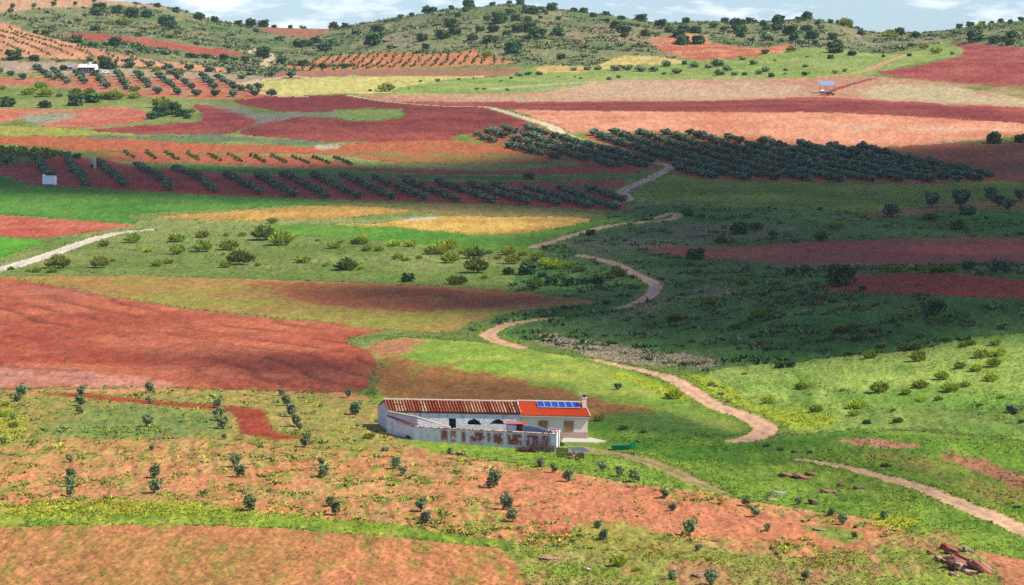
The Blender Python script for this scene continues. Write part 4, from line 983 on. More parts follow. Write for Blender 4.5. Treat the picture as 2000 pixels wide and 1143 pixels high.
# lit scrub meadow
plants('B', 0, 370, S7, '320,440,150 740,297,95 580,318,65 825,350,60,Y 555,438,110 628,403,38 875,430,75 940,415,60 990,293,105 990,362,100 1130,268,85 1130,348,120 1275,338,120 1260,262,35 1350,262,55 1470,282,145,D 1570,312,150 1520,190,60 1340,420,155,D 1260,437,75 1440,430,45 1690,410,95 1860,330,70 1900,300,40 1930,450,140,D 1770,290,30 1980,300,60 1245,368,30 750,340,20 60,450,45 200,465,60 290,465,70 160,460,40 1820,430,50')
plants('B', 650, 370, S7, '15,330,60 160,305,100 185,345,65 255,345,60 345,315,80,Y 435,320,80,Y 360,390,65 405,400,60 480,390,45 555,362,100 640,335,120,Y 655,410,110 730,360,70,Y 790,385,130,D 870,360,50 800,465,150,D 980,365,90,Y 1000,415,100 1080,415,60 1140,400,100 1230,445,120,Y 1180,420,80,Y 1320,440,70 1380,460,80,D 695,530,125,D 420,515,85,H 75,450,130,D 155,450,50 845,500,40 980,475,80,H 1090,475,110,H 1170,490,60,H 1130,555,110,D 1220,535,90,H 1310,540,90,H 1400,530,100,H 1480,530,90,H 1530,510,100,D 1590,490,100,D 1600,540,80,G 1525,640,50,H 1260,500,90,D 1440,255,60,H 780,790,60,G 1590,1118,55,O 560,335,70,Y 600,360,90,Y 920,390,50 1060,370,60,Y')
# shaded valley side and sunlit slope
plants('D', 1300, 370, S7, '975,535,190,T 170,390,115,H 945,220,95,B 865,285,90 1255,155,115,O 1485,100,105,O 1480,170,100,D 1645,100,120,O 1680,140,100,H 1815,60,90,O 1860,95,90,O 1910,112,100,O 1980,62,75,O 1635,225,85,H 415,250,110,H 500,230,90 600,260,60 310,300,80 450,460,55,H 425,540,90 580,445,90,G 700,480,80,H 780,475,80,H 820,470,60 1290,465,80,B 1375,455,70,B 1520,465,100,D 1590,462,80,D 1690,445,80,H 1840,470,110,O 1900,468,80,O 860,115,35,H 520,720,110 50,735,100 390,780,80 245,645,80 1510,675,120,H 990,670,60,B 860,615,70 970,800,100 1040,795,90 1180,800,70 1880,780,90,G 760,590,70 830,590,70,G 1200,880,80,G 1140,945,85,B 1410,960,105,B 1640,1000,70,B 1860,930,90,Y 1840,870,70,B 1830,990,90,B 1730,1015,75,Y 1760,940,100,B 1815,1070,85,Y 1540,1060,90,B 1420,1110,100,B 1190,1135,110,B 1340,1140,60,B 1590,1130,110,B 1670,1100,70,B 760,1115,80,B 440,1035,35,B 640,995,70,H 700,990,60,H 1330,900,80 1390,900,80 570,900,70 1700,870,70 130,150,60,H 200,160,60 260,160,60,G 450,150,60,G 330,220,50,G 880,700,60,G 1300,760,60,G 1420,830,60 1560,850,70 1660,880,60,B 150,850,60,G 300,840,60,G 620,800,60,G 1100,560,50,H 1980,250,40,H 1790,165,30,H')
plants('B', 1300, 740, 1985 / 700, '565,135,75,Y 835,185,85 1060,165,110,Y 1045,205,70,Y 1410,130,65,Y 1325,90,60 1510,120,60 1115,250,60,H 1285,245,65,D 1855,110,50 1930,190,130,G 1970,245,40,D 45,110,100,Y 20,100,60 560,375,60,G 640,395,60,G 720,410,60,G 800,412,50,G 1215,488,60,D 1950,712,60,G 1800,800,40,G 280,45,40,G 310,90,50,G 350,130,50,G 250,40,50,G 1260,180,40 980,70,40 1740,150,40,D 800,90,30')
plants('Z', 0, 740, 1985 / 700, '120,105,80 100,125,50 450,95,55 445,150,60 440,193,50 828,75,60 828,138,48 832,235,45 815,265,60 1205,160,55 1210,230,70 1232,275,70 1240,335,35 1560,95,45 1585,150,60 1615,210,75 1640,265,65 1660,283,40 1690,380,65 1930,105,45 1970,200,75 385,462,50 840,395,35 395,550,60 388,600,60 390,650,60 858,550,80 860,635,85 1305,490,70 1325,545,70 1780,480,50 1795,545,65 1380,730,85 1832,705,65 1858,755,75 20,362,40 70,225,30 75,270,60,B 20,210,60,Y 30,150,50,Y')
plants('Z', 650, 740, 1985 / 700, '130,200,78 350,500,70 390,535,55 650,418,40 893,605,88 960,725,80 995,790,75 962,655,35 490,735,75 512,803,80 1152,490,50 1225,520,50 1305,572,70 1490,508,50 1590,540,60 1670,572,75 1840,663,60 1885,733,50 1470,830,55 1500,893,60 1580,1035,100,Y 1680,1065,60,B 1885,1115,50 200,330,70,B 290,400,60,G 430,330,60,D 640,345,60,B 1260,370,50,D 1690,350,45,G 1470,235,70,B 1610,280,60,D 245,240,40,B 1720,300,50,D')
plants('Z', 1300, 740, 1985 / 700, '0,655,40 135,868,88 448,705,60 495,765,60 565,845,45 735,700,50 918,760,50 980,808,60 1208,780,55 1045,885,40 180,952,45 240,1005,40,B 40,1110,55 250,1143,80 780,1110,60 320,640,30,G')
PL = np.array([(p[0], p[1]) for p in PLANTS])
PW = ground_at(PL[:, 0], PL[:, 1])
# mature olive rows (photo start and end of each row)
ROWS_NEAR = [(72, 316, 97, 347), (130, 308, 167, 363), (195, 320, 242, 366), (272, 327, 332, 372), (342, 332, 418, 377), (437, 346, 510, 380), (503, 348, 572, 385), (552, 345, 634, 388), (614, 347, 697, 389), (670, 349, 767, 391), (733, 353, 827, 392), (793, 357, 892, 395), (857, 361, 962, 397), (917, 364, 1027, 400), (970, 369, 1092, 402), (1030, 371, 1152, 408), (1090, 371, 1202, 411), (1148, 371, 1217, 396)]
ROWS_FAR = [(0, 143, 45, 155), (70, 136, 102, 157), (105, 141, 132, 164), (150, 143, 168, 168), (190, 148, 208, 173), (228, 144, 250, 175), (268, 148, 292, 171), (310, 152, 335, 172), (350, 155, 375, 174), (395, 153, 418, 174), (427, 156, 460, 176)]
SINGLES = [(308, 184), (347, 185), (383, 188), (420, 188), (455, 189), (497, 188), (530, 188), (470, 177), (490, 178), (252, 126), (292, 132), (330, 136), (370, 138), (410, 141), (450, 143), (490, 146), (530, 150), (568, 152), (14, 320), (505, 176), (255, 133)]
def in_poly(u, v, poly):
    P = smooth_poly(poly); x, y = P[:, 0], P[:, 1]; x2, y2 = np.roll(x, -1), np.roll(y, -1)
    r = np.zeros(len(u), bool)
    for i in range(len(P)):
        c = ((y[i] <= v) & (y2[i] > v)) | ((y2[i] <= v) & (y[i] > v))
        xi = x[i] + (v - y[i]) / (y2[i] - y[i] + 1e-9) * (x2[i] - x[i])
        r ^= c & (u < xi)
    return r
OL = []                                  # world points, label
def row_pts(rows, spacing, label):
    R = np.array(rows, float)
    A, B = ground_at(R[:, 0], R[:, 1]), ground_at(R[:, 2], R[:, 3])
    for ri, (a, b) in enumerate(zip(A, B)):
        n = max(2, int(round(np.hypot(*(b - a)[:2]) / spacing)) + 1)
        for k in range(n):
            p = a[:2] + (b - a)[:2] * (k / (n - 1)) + RG.normal(size=2) * .35
            if RG.random() > .04:
                OL.append((p[0], p[1], (label, ri, k / max(n - 1, 1)), (3.3 if label == 'near' else 4.4) + RG.random() * .7))
row_pts(ROWS_NEAR, 5.6, 'near')
row_pts(ROWS_FAR, 13.0, 'far')
for (u, v), w in zip(SINGLES, ground_at([s[0] for s in SINGLES], [s[1] for s in SINGLES])):
    OL.append((w[0], w[1], ('far', -1, u), 5.6))
def grove(corner, along, poly, label, sa, sr, size):
    A, B = ground_at(*zip(corner, along))
    d = (B - A)[:2]; d /= np.hypot(*d); nrm = np.array([-d[1], d[0]])
    ia, ir = np.meshgrid(np.arange(-60, 90), np.arange(-60, 60))
    P = A[:2] + ia.reshape(-1, 1) * d * sa + ir.reshape(-1, 1) * nrm * sr
    P = P + RG.normal(size=P.shape) * .4
    ok = P[:, 1] > 300
    P = P[ok]
    z = H(P[:, 0], P[:, 1])
    u, v = project(P[:, 0], P[:, 1], z)
    k = in_poly(u, v, poly)
    for p in P[k]:
        if RG.random() > .03:
            OL.append((p[0], p[1], (label, -1, 0), size * (.85 + .3 * RG.random())))
grove((921, 264), (1130, 322), [(918, 262), (960, 256), (1058, 252), (1100, 266), (1140, 278), (1190, 287), (1282, 319), (1268, 329), (1180, 326), (1080, 310), (1000, 290)], 'left', 4.0, 9.4, 4.0)
grove((1345, 262), (1685, 352), [(1148, 265), (1300, 260), (1440, 272), (1545, 284), (1720, 292), (1800, 313), (1900, 337), (1950, 353), (1800, 357), (1600, 355), (1400, 350), (1328, 340), (1305, 319), (1205, 287)], 'right', 4.0, 9.2, 4.1)
OX = np.array([o[0] for o in OL]); OY = np.array([o[1] for o in OL]); OZ = H(OX, OY)
OU, OV = project(OX, OY, OZ)
seen = (OU > -60) & (OU < 2060)
order = np.argsort(np.hypot(OX, OY) / np.array([o[3] for o in OL]) + (~seen) * 1e6)
OLIVE_LABEL = {'near': ('grey green olive tree in the long rows on red soil below the vine strip', 'olive trees in the long rows on red soil'),
               'far': ('silvery olive tree in the short rows near the far white roofed farmhouse', 'olive trees near the far farmhouse'),
               'left': ('dark olive tree in the smaller grove left of the pale road', 'olive trees of the grove left of the road'),
               'right': ('dark olive tree in the big shaded grove right of the road', 'olive trees of the grove right of the road')}
N_IND = 225
ORD = ['first', 'second', 'third', 'fourth', 'fifth', 'sixth', 'seventh', 'eighth', 'ninth', 'tenth', 'eleventh', 'twelfth', 'thirteenth', 'fourteenth', 'fifteenth', 'sixteenth', 'seventeenth', 'last']
rest_v, rest_f, nb = [], [], 0
for rank, i in enumerate(order):
    x, y, lab_, s = OL[i]
    a = RG.random() * 6.283
    if rank < N_IND:
        o = obj('olive_tree', OLIVE_V[int(RG.integers(6))], None, (x, y, OZ[i] - .1), a, (s, s, s * (.66 + .16 * RG.random())))
        lb, gr = OLIVE_LABEL[lab_[0]]
        if lab_[0] == 'near':
            end = 'far end' if lab_[2] < .34 else ('middle' if lab_[2] < .67 else 'near end')
            lb = f'grey green olive tree at the {end} of the {ORD[lab_[1]]} long row from the left'
        elif lab_[0] == 'far':
            lb = f'silvery olive tree in the {ORD[lab_[1]]} short row right of the far farmhouse' if lab_[1] >= 0 else lb
        elif lab_[0] in ('left', 'right'):
            side = 'left part' if OU[i] < (1050 if lab_[0] == 'left' else 1480) else ('middle' if OU[i] < (1170 if lab_[0] == 'left' else 1680) else 'right tip')
            dep = 'front edge' if OV[i] > (305 if lab_[0] == 'left' else 335) else 'inside'
            lb = ('dark olive tree at the front edge of the ' if dep == 'front edge' else 'dark olive tree within the ') + side + (' of the smaller grove' if lab_[0] == 'left' else ' of the big right grove')
        tag(o, lb, 'olive tree', gr if lab_[1] < 0 else lb)
    else:
        V, F = OLIVE_LOW[int(RG.integers(6))]
        ca, sa = math.cos(a), math.sin(a)
        W = np.stack([(V[:, 0] * ca - V[:, 1] * sa) * s + x, (V[:, 0] * sa + V[:, 1] * ca) * s + y, V[:, 2] * s * .72 + OZ[i] - .1], 1)
        rest_v.append(W); rest_f.append(F + nb); nb += len(V)
tag(obj('olive_grove', mk('olive_grove', np.concatenate(rest_v), np.concatenate(rest_f), [L_OLIVE])), 'far mass of olive trees filling the groves beside the road', 'olive grove', None, 'stuff')

def region_at(x, y, z):
    u, v = project(x, y, z)
    iu, iv = int(np.clip(u - U0, 0, RW - 1)), int(np.clip(v - V0, 0, RH - 1))
    return int(lab[iv, iu])
PLACE = {}
SHORT = {'hillside': 'on the scrubby skyline hill', 'scrubland': 'in the sunlit rough meadow', 'shaded_slope': 'on the shaded valley slope', 'sunlit_slope': 'on the bright right slope', 'lower_meadow': 'in the meadow around the farm',
         'rough_grass': 'in the rough bottom grass', 'orchard_ground': 'on the weedy orange orchard soil', 'grass_strip': 'on the grass verge'}
LOOK = {'H': ('holm_oak', 'dark rounded holm oak', 'tree', OAK_S, .75), 'B': ('broom_bush', 'yellow green wispy broom bush', 'bush', BROOM_V, 1), 'Y': ('broom_bush', 'bright lime yellow broom bush', 'bush', BROOM_V, 1),
        'D': ('dense_bush', 'deep green bushy shrub', 'bush', BROOM_V, 1), 'G': ('grey_shrub', 'grey green low shrub', 'shrub', GREY_V, 1), 'O': ('olive_tree', 'blue grey round olive tree', 'olive tree', OLIVE_V, 1)}
L_BRIGHT = leaf_mat('lime_broom_twig', alb(146, 164, 36), alb(190, 200, 58), transl=.4, gain=1.8)
L_DEEP = leaf_mat('deep_bush_leaf', alb(76, 106, 36), alb(136, 152, 56), transl=.35, gain=1.6)
BRIGHT_V, DEEP_V = [], []
for i in range(4):
    BRIGHT_V.append(mk('broom_bush', *sprays(420, .5, .75, .13, RG), mats=[L_BRIGHT]))
    DEEP_V.append(mk('dense_bush', *sprays(520, .5, .7, .13, RG), mats=[L_DEEP]))
LOOK['Y'] = LOOK['Y'][:3] + (BRIGHT_V, 1); LOOK['D'] = LOOK['D'][:3] + (DEEP_V, 1)
def tree_parts(name, pair, loc, rz, s):
    e = bpy.data.objects.new(name, None); COL.objects.link(e)
    e.location = loc; e.rotation_euler = (0, 0, rz); e.scale = s
    obj('crown', pair[0], e); obj('trunk', pair[1], e)
    return e
BIG_OAKS = {(1641, 557): 'large round dark holm oak at the left end of the shaded red field', (514, 114): 'dark holm oak beside the sandy pass track', (1942, 280): 'lone black green holm oak at the right edge above the brown field',
            (315, 227): 'left oak of the dark clump between pink and plum fields', (338, 224): 'right oak of the dark clump between pink and plum fields', (206, 133): 'leafy green tree beside the far white roofed farmhouse'}
for (u, v, w, sp), P in zip(PLANTS, PW):
    r = math.hypot(P[0], P[1])
    m = max(w * r / F_PX, .3)
    a = RG.random() * 6.283
    rid = region_at(*P)
    where = SHORT.get(REGIONS[rid][0], 'beside the ' + REGIONS[rid][1])
    if sp == 'T':
        e = tree_parts('holm_oak', OAK_V[int(RG.integers(5))], (P[0], P[1], P[2] - .1), a, (m, m, m * .95))
        best = min(BIG_OAKS, key=lambda k: abs(k[0] - u) + abs(k[1] - v))
        tag(e, BIG_OAKS[best], 'tree')
        continue
    if sp == 'Z':
        m *= 1.06
        e = tree_parts('young_olive', YOUNG_V[int(RG.integers(6))], (P[0], P[1], P[2] - .03), a, (m, m, m * (.9 + .25 * RG.random())))
        third = 'left' if u < 560 else ('middle' if u < 1130 else 'right')
        zone = 'upper' if v < 870 else 'lower'
        size = 'tiny' if w < 17 else ('small' if w < 24 else 'bushy')
        lb = f'{size} young olive tree in the {zone} {third} part of the orchard'
        tag(e, lb, 'olive tree', lb.replace('tree', 'trees'))
        continue
    nm, look, cat, pool, hs = LOOK[sp]
    size = 'small' if w < 20 else ('large' if w > 38 else 'middling')
    hz = {'H': .74, 'G': .74, 'O': .85}.get(sp, .78) * (.85 + .35 * RG.random())
    m *= {'B': .92, 'D': .9, 'Y': .95, 'H': 1.08}.get(sp, .95)
    if sp == 'H' and v - float(SKY_V(u)) < 16 and v < 80: m *= .85
    o = obj(nm, pool[int(RG.integers(len(pool)))], None, (P[0], P[1], P[2] - .06), a, (m, m, m * hz))
    if REGIONS[rid][0] == 'hillside':
        dv = v - float(SKY_V(u))
        hill_ = 'left hill' if u < 480 else ('skyline dip' if u < 660 else ('central hill' if u < 1130 else ('right ridge' if u < 1720 else 'far right knoll')))
        part_ = ('on the crest of the ' if dv < 16 else ('high on the ' if dv < 42 else 'low on the ')) + ('left side of the ' if u in () else '') + hill_
        if hill_ in ('central hill', 'right ridge') and dv >= 16:
            mid_ = 900 if hill_ == 'central hill' else 1430
            part_ = part_.replace('the ' + hill_, ('left' if u < mid_ else 'right') + ' half of the ' + hill_)
        where = part_
    elif REGIONS[rid][0] == 'scrubland' and v > 430:
        where = ('in the meadow near the white track' if u < 330 else ('in the middle of the sunlit meadow' if u < 640 else 'at the right end of the sunlit meadow')) + (' lower part' if v > 505 else '')
    elif REGIONS[rid][0] == 'shaded_slope':
        where = ('above the purplish shaded field' if v < 480 else ('between the two shaded red fields' if v < 565 else 'on the dark slope below the shaded fields')) + ('' if u < 1600 else ', right side')
    elif REGIONS[rid][0] == 'sunlit_slope':
        where = 'on the bright slope, ' + ('near the road bend' if u < 1650 else ('mid slope' if u < 1850 else 'right edge'))
    words_ = f'{size} {look} {where}'.split()
    lb = ' '.join(words_[:16])
    tag(o, lb, cat, lb)

# vines: one small bush each; the nearest 300 are things, the others one mass
VN = []
def vine_rows(rows, spacing, where):
    R = np.array(rows, float)
    A, B = ground_at(R[:, 0], R[:, 1]), ground_at(R[:, 2], R[:, 3])
    for a, b in zip(A, B):
        n = max(2, int(np.hypot(*(b - a)[:2]) / spacing))
        for k in range(n):
            p = a[:2] + (b - a)[:2] * (k / n) + RG.normal(size=2) * .3
            VN.append((p[0], p[1], where))
vine_rows([(243 + 41 * k, 297 + 1.2 * k, 262 + 43.0 * k, 311 + 1.35 * k) for k in range(11)], 3.2, 'red strip')
def vine_grid(poly, sa, sr, where, corner, along):
    A, B = ground_at(*zip(corner, along))
    d = (B - A)[:2]; d /= np.hypot(*d); nrm = np.array([-d[1], d[0]])
    ia, ir = np.meshgrid(np.arange(-90, 90), np.arange(-90, 90))
    P = A[:2] + ia.reshape(-1, 1) * d * sa + ir.reshape(-1, 1) * nrm * sr
    P = P + RG.normal(size=P.shape) * .5
    P = P[P[:, 1] > 300]
    u, v = project(P[:, 0], P[:, 1], H(P[:, 0], P[:, 1]))
    for p in P[in_poly(u, v, poly) & (u > -80)]:
        VN.append((p[0], p[1], where))
vine_grid(REGIONS[[i for i, r in enumerate(REGIONS) if 'orange dotted' in r[1]][0]][3], 5.5, 9.0, 'dotted', (600, 130), (700, 134))
vine_grid([(-60, 48), (0, 50), (70, 70), (175, 96), (280, 116), (350, 124), (430, 135), (300, 130), (200, 119), (140, 111), (0, 108), (-60, 110)], 4.5, 10.0, 'upper left', (0, 60), (140, 110))
vine_grid([(-60, 286), (0, 287), (105, 295), (125, 301), (100, 311), (0, 306), (-60, 304)], 2.4, 3.6, 'left edge', (0, 288), (110, 296))
VX, VY = np.array([p[0] for p in VN]), np.array([p[1] for p in VN]); VZ = H(VX, VY)
VINE_V = [leaf_quads([(0, 0, .5, .55, .55, .5)], 26, .5, RG) for _ in range(4)]
VINE_M = [mk('grape_vine', *v, mats=[L_VINE]) for v in VINE_V]
VLAB = {'red strip': ('low grape vine in the short rows on the red strip', 'vines on the red strip'), 'dotted': ('single grape vine in the dotted orange vineyard', 'vines in the dotted vineyard'),
        'upper left': ('grape vine on the peach slope at the upper left', 'vines on the peach slope'), 'left edge': ('grape vine in the dark block at the left edge', 'vines in the dark block')}
rv, rf, nb = [], [], 0
for rank, i in enumerate(np.argsort(np.hypot(VX, VY))):
    s = {'dotted': 1.5, 'upper left': 1.3}.get(VN[i][2], 1.15) * (.8 + .4 * RG.random())
    if rank < 280:
        o = obj('grape_vine', VINE_M[int(RG.integers(4))], None, (VX[i], VY[i], VZ[i]), RG.random() * 6, (s, s, s))
        tag(o, VLAB[VN[i][2]][0], 'grape vine', VLAB[VN[i][2]][1])
    else:
        V, F = VINE_V[int(RG.integers(4))]
        rv.append(V[:40] * s + np.array([VX[i], VY[i], VZ[i]])); rf.append(F[:10] + nb); nb += 40
tag(obj('vine_rows', mk('vine_rows', np.concatenate(rv), np.concatenate(rf), [L_VINE])), 'far vine rows covering the upper vineyard slopes', 'vines', None, 'stuff')

# scrub and grass tufts: nobody could count them
flatR, flatV = RID.ravel(), allV
flatU, flatVV, flatr = GU.ravel(), GV.ravel(), GR.ravel()
M_TUFT = attr_mat('grass_blades', 3.0, .2, bump=0, island=True)
def scatter(n, weight, seed):
    rg = np.random.default_rng(seed)
    vis = (flatU > -250) & (flatU < 2250) & (flatVV < 1200) & (flatr < 2180)
    p = np.where(vis, weight, 0.0)
    p = p / p.sum()
    return rg.choice(len(p), n, p=p), rg
def tufts(name, label, idx, rg, size, colour, nblade=4, spread=.5, cat='grass', flat=.0):
    n = len(idx)
    base = flatV[idx].astype(float)
    jit = np.minimum(flatr[idx] / F_PX * 3, 1.0)
    base[:, :2] += (rg.random((n, 2)) - .5) * 2 * jit[:, None]
    s = (size(idx, rg) if callable(size) else size) * (.6 + .8 * rg.random(n))
    c = colour(idx, rg) if callable(colour) else np.tile(alb(*colour), (n, 1))
    Vs, Cs = [], []
    for k in range(nblade):
        az = rg.random(n) * 6.283
        off = np.stack([np.cos(az), np.sin(az), np.zeros(n)], 1) * (s * spread * rg.random(n) ** .5)[:, None]
        az2 = rg.random(n) * 6.283
        t = np.stack([np.cos(az2), np.sin(az2), np.zeros(n)], 1)
        h = s * (.35 + .5 * rg.random(n)) * (1 - flat)
        lean = np.stack([np.cos(az), np.sin(az), np.zeros(n)], 1) * (h * .9)[:, None]
        p = base + off - np.array([0, 0, .03])
        Vs += [p - t * (s * .38)[:, None], p + t * (s * .38)[:, None], p + lean + np.array([0, 0, 1.0]) * h[:, None]]
        Cs += [c, c, c * 1.12]
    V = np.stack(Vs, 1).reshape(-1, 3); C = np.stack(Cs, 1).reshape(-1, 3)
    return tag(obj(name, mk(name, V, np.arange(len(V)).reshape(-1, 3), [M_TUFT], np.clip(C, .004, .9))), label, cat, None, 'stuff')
def near_colour(mult, to, k):
    def f(idx, rg):
        c = allC[idx] * (1 - k) + alb(*to)[None, :] * k
        return c * mult * (.75 + .5 * rg.random(len(idx)))[:, None]
    return f
def rid_of(names):
    return np.isin(flatR, [i for i, r in enumerate(REGIONS) if r[0] in names])
grassy = rid_of(['scrubland', 'shaded_slope', 'sunlit_slope', 'lower_meadow', 'rough_grass', 'grass_strip', 'terraced_grass'])
clump = sstep(.42, .62, fbm(GX / 6, GY / 8, 3, 61)).ravel()
notfarm = ~(in_farm & (np.abs(GX - FARM_X) < 16) & (GY - FARM_Y > -7) & (GY - FARM_Y < 13)).ravel()
idx, rg_ = scatter(42000, (grassy & notfarm & (flatr < 1000)) * (.25 + clump) * (1000 / np.maximum(flatr, 200)) ** .5, 1)
tufts('grass', 'uneven tufts of green grass across the meadows', idx, rg_, lambda i, g: .12 + flatr[i] / 3600, near_colour(1.25, (120, 150, 48), .35))
orch = rid_of(['orchard_ground'])
wz = sstep(.46, .66, fbm(GX / 3.0, GY / 4.0, 4, 62)).ravel() + .08
bare = blur(raster([(930, 920), (1060, 925), (1300, 965), (1500, 1000), (1740, 1042), (1640, 1070), (1300, 1050), (1000, 1020)]), 30, 10)[RV0, RU0].ravel()
idx, rg_ = scatter(17000, orch * wz * (1 - .82 * bare), 2)
tufts('weeds', 'yellow green weeds over the orchard soil', idx, rg_, lambda i, g: .10 + .2 * g.random(len(i)) ** 2, lambda i, g: np.where(g.random((len(i), 1)) < .45, alb(164, 170, 54)[None], alb(104, 138, 60)[None]) * (.7 + .6 * g.random((len(i), 1))), cat='weeds')
idx, rg_ = scatter(1700, orch * wz * (1 - .9 * bare), 12)
tufts('weeds', 'larger clumps of yellow green weeds in the orchard', idx, rg_, lambda i, g: .22 + .3 * g.random(len(i)), lambda i, g: 1.25 * np.where(g.random((len(i), 1)) < .5, alb(172, 178, 60)[None], alb(116, 150, 66)[None]) * (.7 + .6 * g.random((len(i), 1))), nblade=8, spread=1.0, cat='weeds')
bot = np.isin(flatR, [i for i, r in enumerate(REGIONS) if r[1].startswith('orange field at the bottom')])
idx, rg_ = scatter(3500, bot * (wz + .1), 3)
tufts('weeds', 'sparse olive weeds over the bottom orange field', idx, rg_, .16, near_colour(1.1, (150, 146, 66), .6), cat='weeds')
hill = rid_of(['hillside', 'green_field']) & (flatr > 1480)
hz = sstep(.40, .62, fbm(GX / 22, GY / 26, 3, 63)).ravel() + .08
idx, rg_ = scatter(9000, (rid_of(['hillside']) & (flatr > 1480)) * hz, 4)
tufts('scrub', 'grey green low scrub covering the skyline hills', idx, rg_, lambda i, g: .8 + 1.2 * g.random(len(i)), lambda i, g: 1.5 * np.where(g.random((len(i), 1)) < .25, alb(80, 104, 58)[None], alb(120, 128, 88)[None]) * (.7 + .6 * g.random((len(i), 1))), nblade=6, spread=.8, cat='scrub')
sl = rid_of(['shaded_slope'])
idx, rg_ = scatter(3500, sl * clump ** 2 * (flatr > 450), 5)
tufts('undergrowth', 'dark low undergrowth on the shaded valley slope', idx, rg_, lambda i, g: .4 + .7 * g.random(len(i)), lambda i, g: 1.2 * np.where(g.random((len(i), 1)) < .15, alb(140, 128, 112)[None], alb(84, 112, 56)[None]) * (.7 + .6 * g.random((len(i), 1))), nblade=5, spread=.8, cat='undergrowth')
def strip_weight(*polys):
    a = np.zeros(GX.shape)
    for p in polys:
        a = np.maximum(a, blur(raster(p), 6, 3)[RV0, RU0])
    return a.ravel()
reed = strip_weight(OVER[18][4], OVER[19][4], OVER[20][4])
idx, rg_ = scatter(9000, reed * (~(flatR >= NREG)), 6)
tufts('dry_reeds', 'pale grey brown dry reeds along the stream bed', idx, rg_, .26, near_colour(1.3, (196, 178, 140), .45), nblade=5, cat='reeds')
yel = strip_weight(OVER[21][4], OVER[22][4], OVER[26][4], OVER[27][4], OVER[12][4], OVER[13][4])
idx, rg_ = scatter(5000, yel * notfarm * (~(flatR >= NREG)), 7)
tufts('mustard_flowers', 'lime yellow flowering mustard along verges and banks', idx, rg_, .24, lambda i, g: 1.25 * alb(190, 196, 40)[None] * (.75 + .5 * g.random((len(i), 1))), cat='flowers')
pop = strip_weight([(25, 965), (52, 960), (54, 985), (34, 990)], [(225, 985), (265, 985), (262, 1005), (230, 1003)], [(1060, 1040), (1130, 1032), (1125, 1058), (1070, 1056)], [(1230, 1068), (1300, 1062), (1300, 1085), (1240, 1082)], [(1560, 1088), (1660, 1080), (1650, 1105), (1580, 1110)])
idx, rg_ = scatter(420, pop, 8)
tufts('poppies', 'patches of orange red poppies in the orchard grass', idx, rg_, .2, lambda i, g: 1.0 * alb(196, 74, 36)[None] * (.75 + .5 * g.random((len(i), 1))), cat='flowers')
# tall grass along the field margins
edge = np.zeros(RID.shape, bool)
edge[:, 1:] |= RID[:, 1:] != RID[:, :-1]
edge[1:, :] |= RID[1:, :] != RID[:-1, :]
idx, rg_ = scatter(9000, edge.ravel() * (flatr < 1350) * notfarm * np.where(flatR >= NREG, .3, 1.0), 9)
tufts('margin_grass', 'taller grass along field margins and road edges', idx, rg_, lambda i, g: .16 + flatr[i] / 4200, near_colour(1.1, (104, 132, 46), .75), cat='grass')
# ------------------------------------------------------------------ the farm
def px(u, v, Y):
    """Farm-local X, Z of the point at depth Y (metres behind the farm origin) on the ray through a photo pixel."""
    a, b = (u - 1000) / F_PX, (571.5 - v) / F_PX
    t = (FARM_Y + Y) / (CP - b * SP)
    return a * t - FARM_X, CAM_Z + (SP + b * CP) * t - FARM_Z
def gz(X, Y):
    return float(H(FARM_X + X, FARM_Y + Y)) - FARM_Z
def root(name, X, Y, Z, label, cat, group=None):
    e = bpy.data.objects.new(name, None); COL.objects.link(e)
    e.location = (FARM_X + X, FARM_Y + Y, FARM_Z + Z)
    tag(e, label, cat, group)
    e_off[e.name] = (X, Y, Z)
    return e
e_off = {}
def put(mb, name, mat, parent, cols=False):
    off = e_off[parent.name] if parent.name in e_off else e_off[parent.parent.name]
    mb.v = [(p[0] - off[0], p[1] - off[1], p[2] - off[2]) for p in mb.v]
    return mb.build(name, mat, parent, cols)

M_PLASTER = attr_mat('old_plaster', 2.2, .10, rough=.9, bump=.35, bump_scale=6)
M_TILE = attr_mat('clay_tile', 5.0, .22, rough=.85, bump=.2, bump_scale=9)
M_DARK = simple_mat('painted_dark_interior', (.012, .012, .016), 1, 0)  # shade of an unlit interior put into the base colour
M_ORANGE = simple_mat('orange_tile', alb(238, 88, 32), .7, .14, 4)
M_CREAM = simple_mat('cream_mortar', alb(236, 220, 194), .9, .16, 3)
M_HOUSE = simple_mat('beige_render', (.70, .59, .48), .9, .10, 1.2, bump=.1)
M_STONE = simple_mat('stone_plinth', (.44, .30, .23), .9, .35, 5, bump=.4)
M_SHUT = simple_mat('brown_shutter', (.40, .17, .04), .6, .12, 8)
M_SURR = simple_mat('window_surround', (.20, .16, .14), .8, .15, 5)
M_CELL, _n, _l, _p = new_mat('solar_cell')
_p.inputs['Base Color'].default_value = (*alb(46, 84, 176), 1); _p.inputs['Roughness'].default_value = .25; _p.inputs['Metallic'].default_value = .1
_w = _n.new('ShaderNodeTexNoise'); _w.inputs['Scale'].default_value = 3; _r = _n.new('ShaderNodeMapRange'); _r.inputs['To Min'].default_value = .2; _r.inputs['To Max'].default_value = .35
_l.new(_w.outputs['Fac'], _r.inputs['Value']); _l.new(_r.outputs['Result'], _p.inputs['Roughness'])
M_ALU = simple_mat('aluminium_frame', (.42, .46, .54), .4, .05, 5, spec=.5)
M_CORR = simple_mat('corrugated_sheet', (.28, .31, .38), .5, .2, 2, spec=.4)
M_RUST = simple_mat('rusty_sheet', alb(112, 48, 48), .8, .3, 3)
M_PINK = simple_mat('faded_pink_tile', alb(206, 120, 124), .8, .25, 4)
M_CONC = simple_mat('pale_concrete', alb(236, 224, 196), .9, .10, 1.5)
M_SLATE = simple_mat('slate_tarpaulin', alb(100, 106, 124), .8, .12, 2)
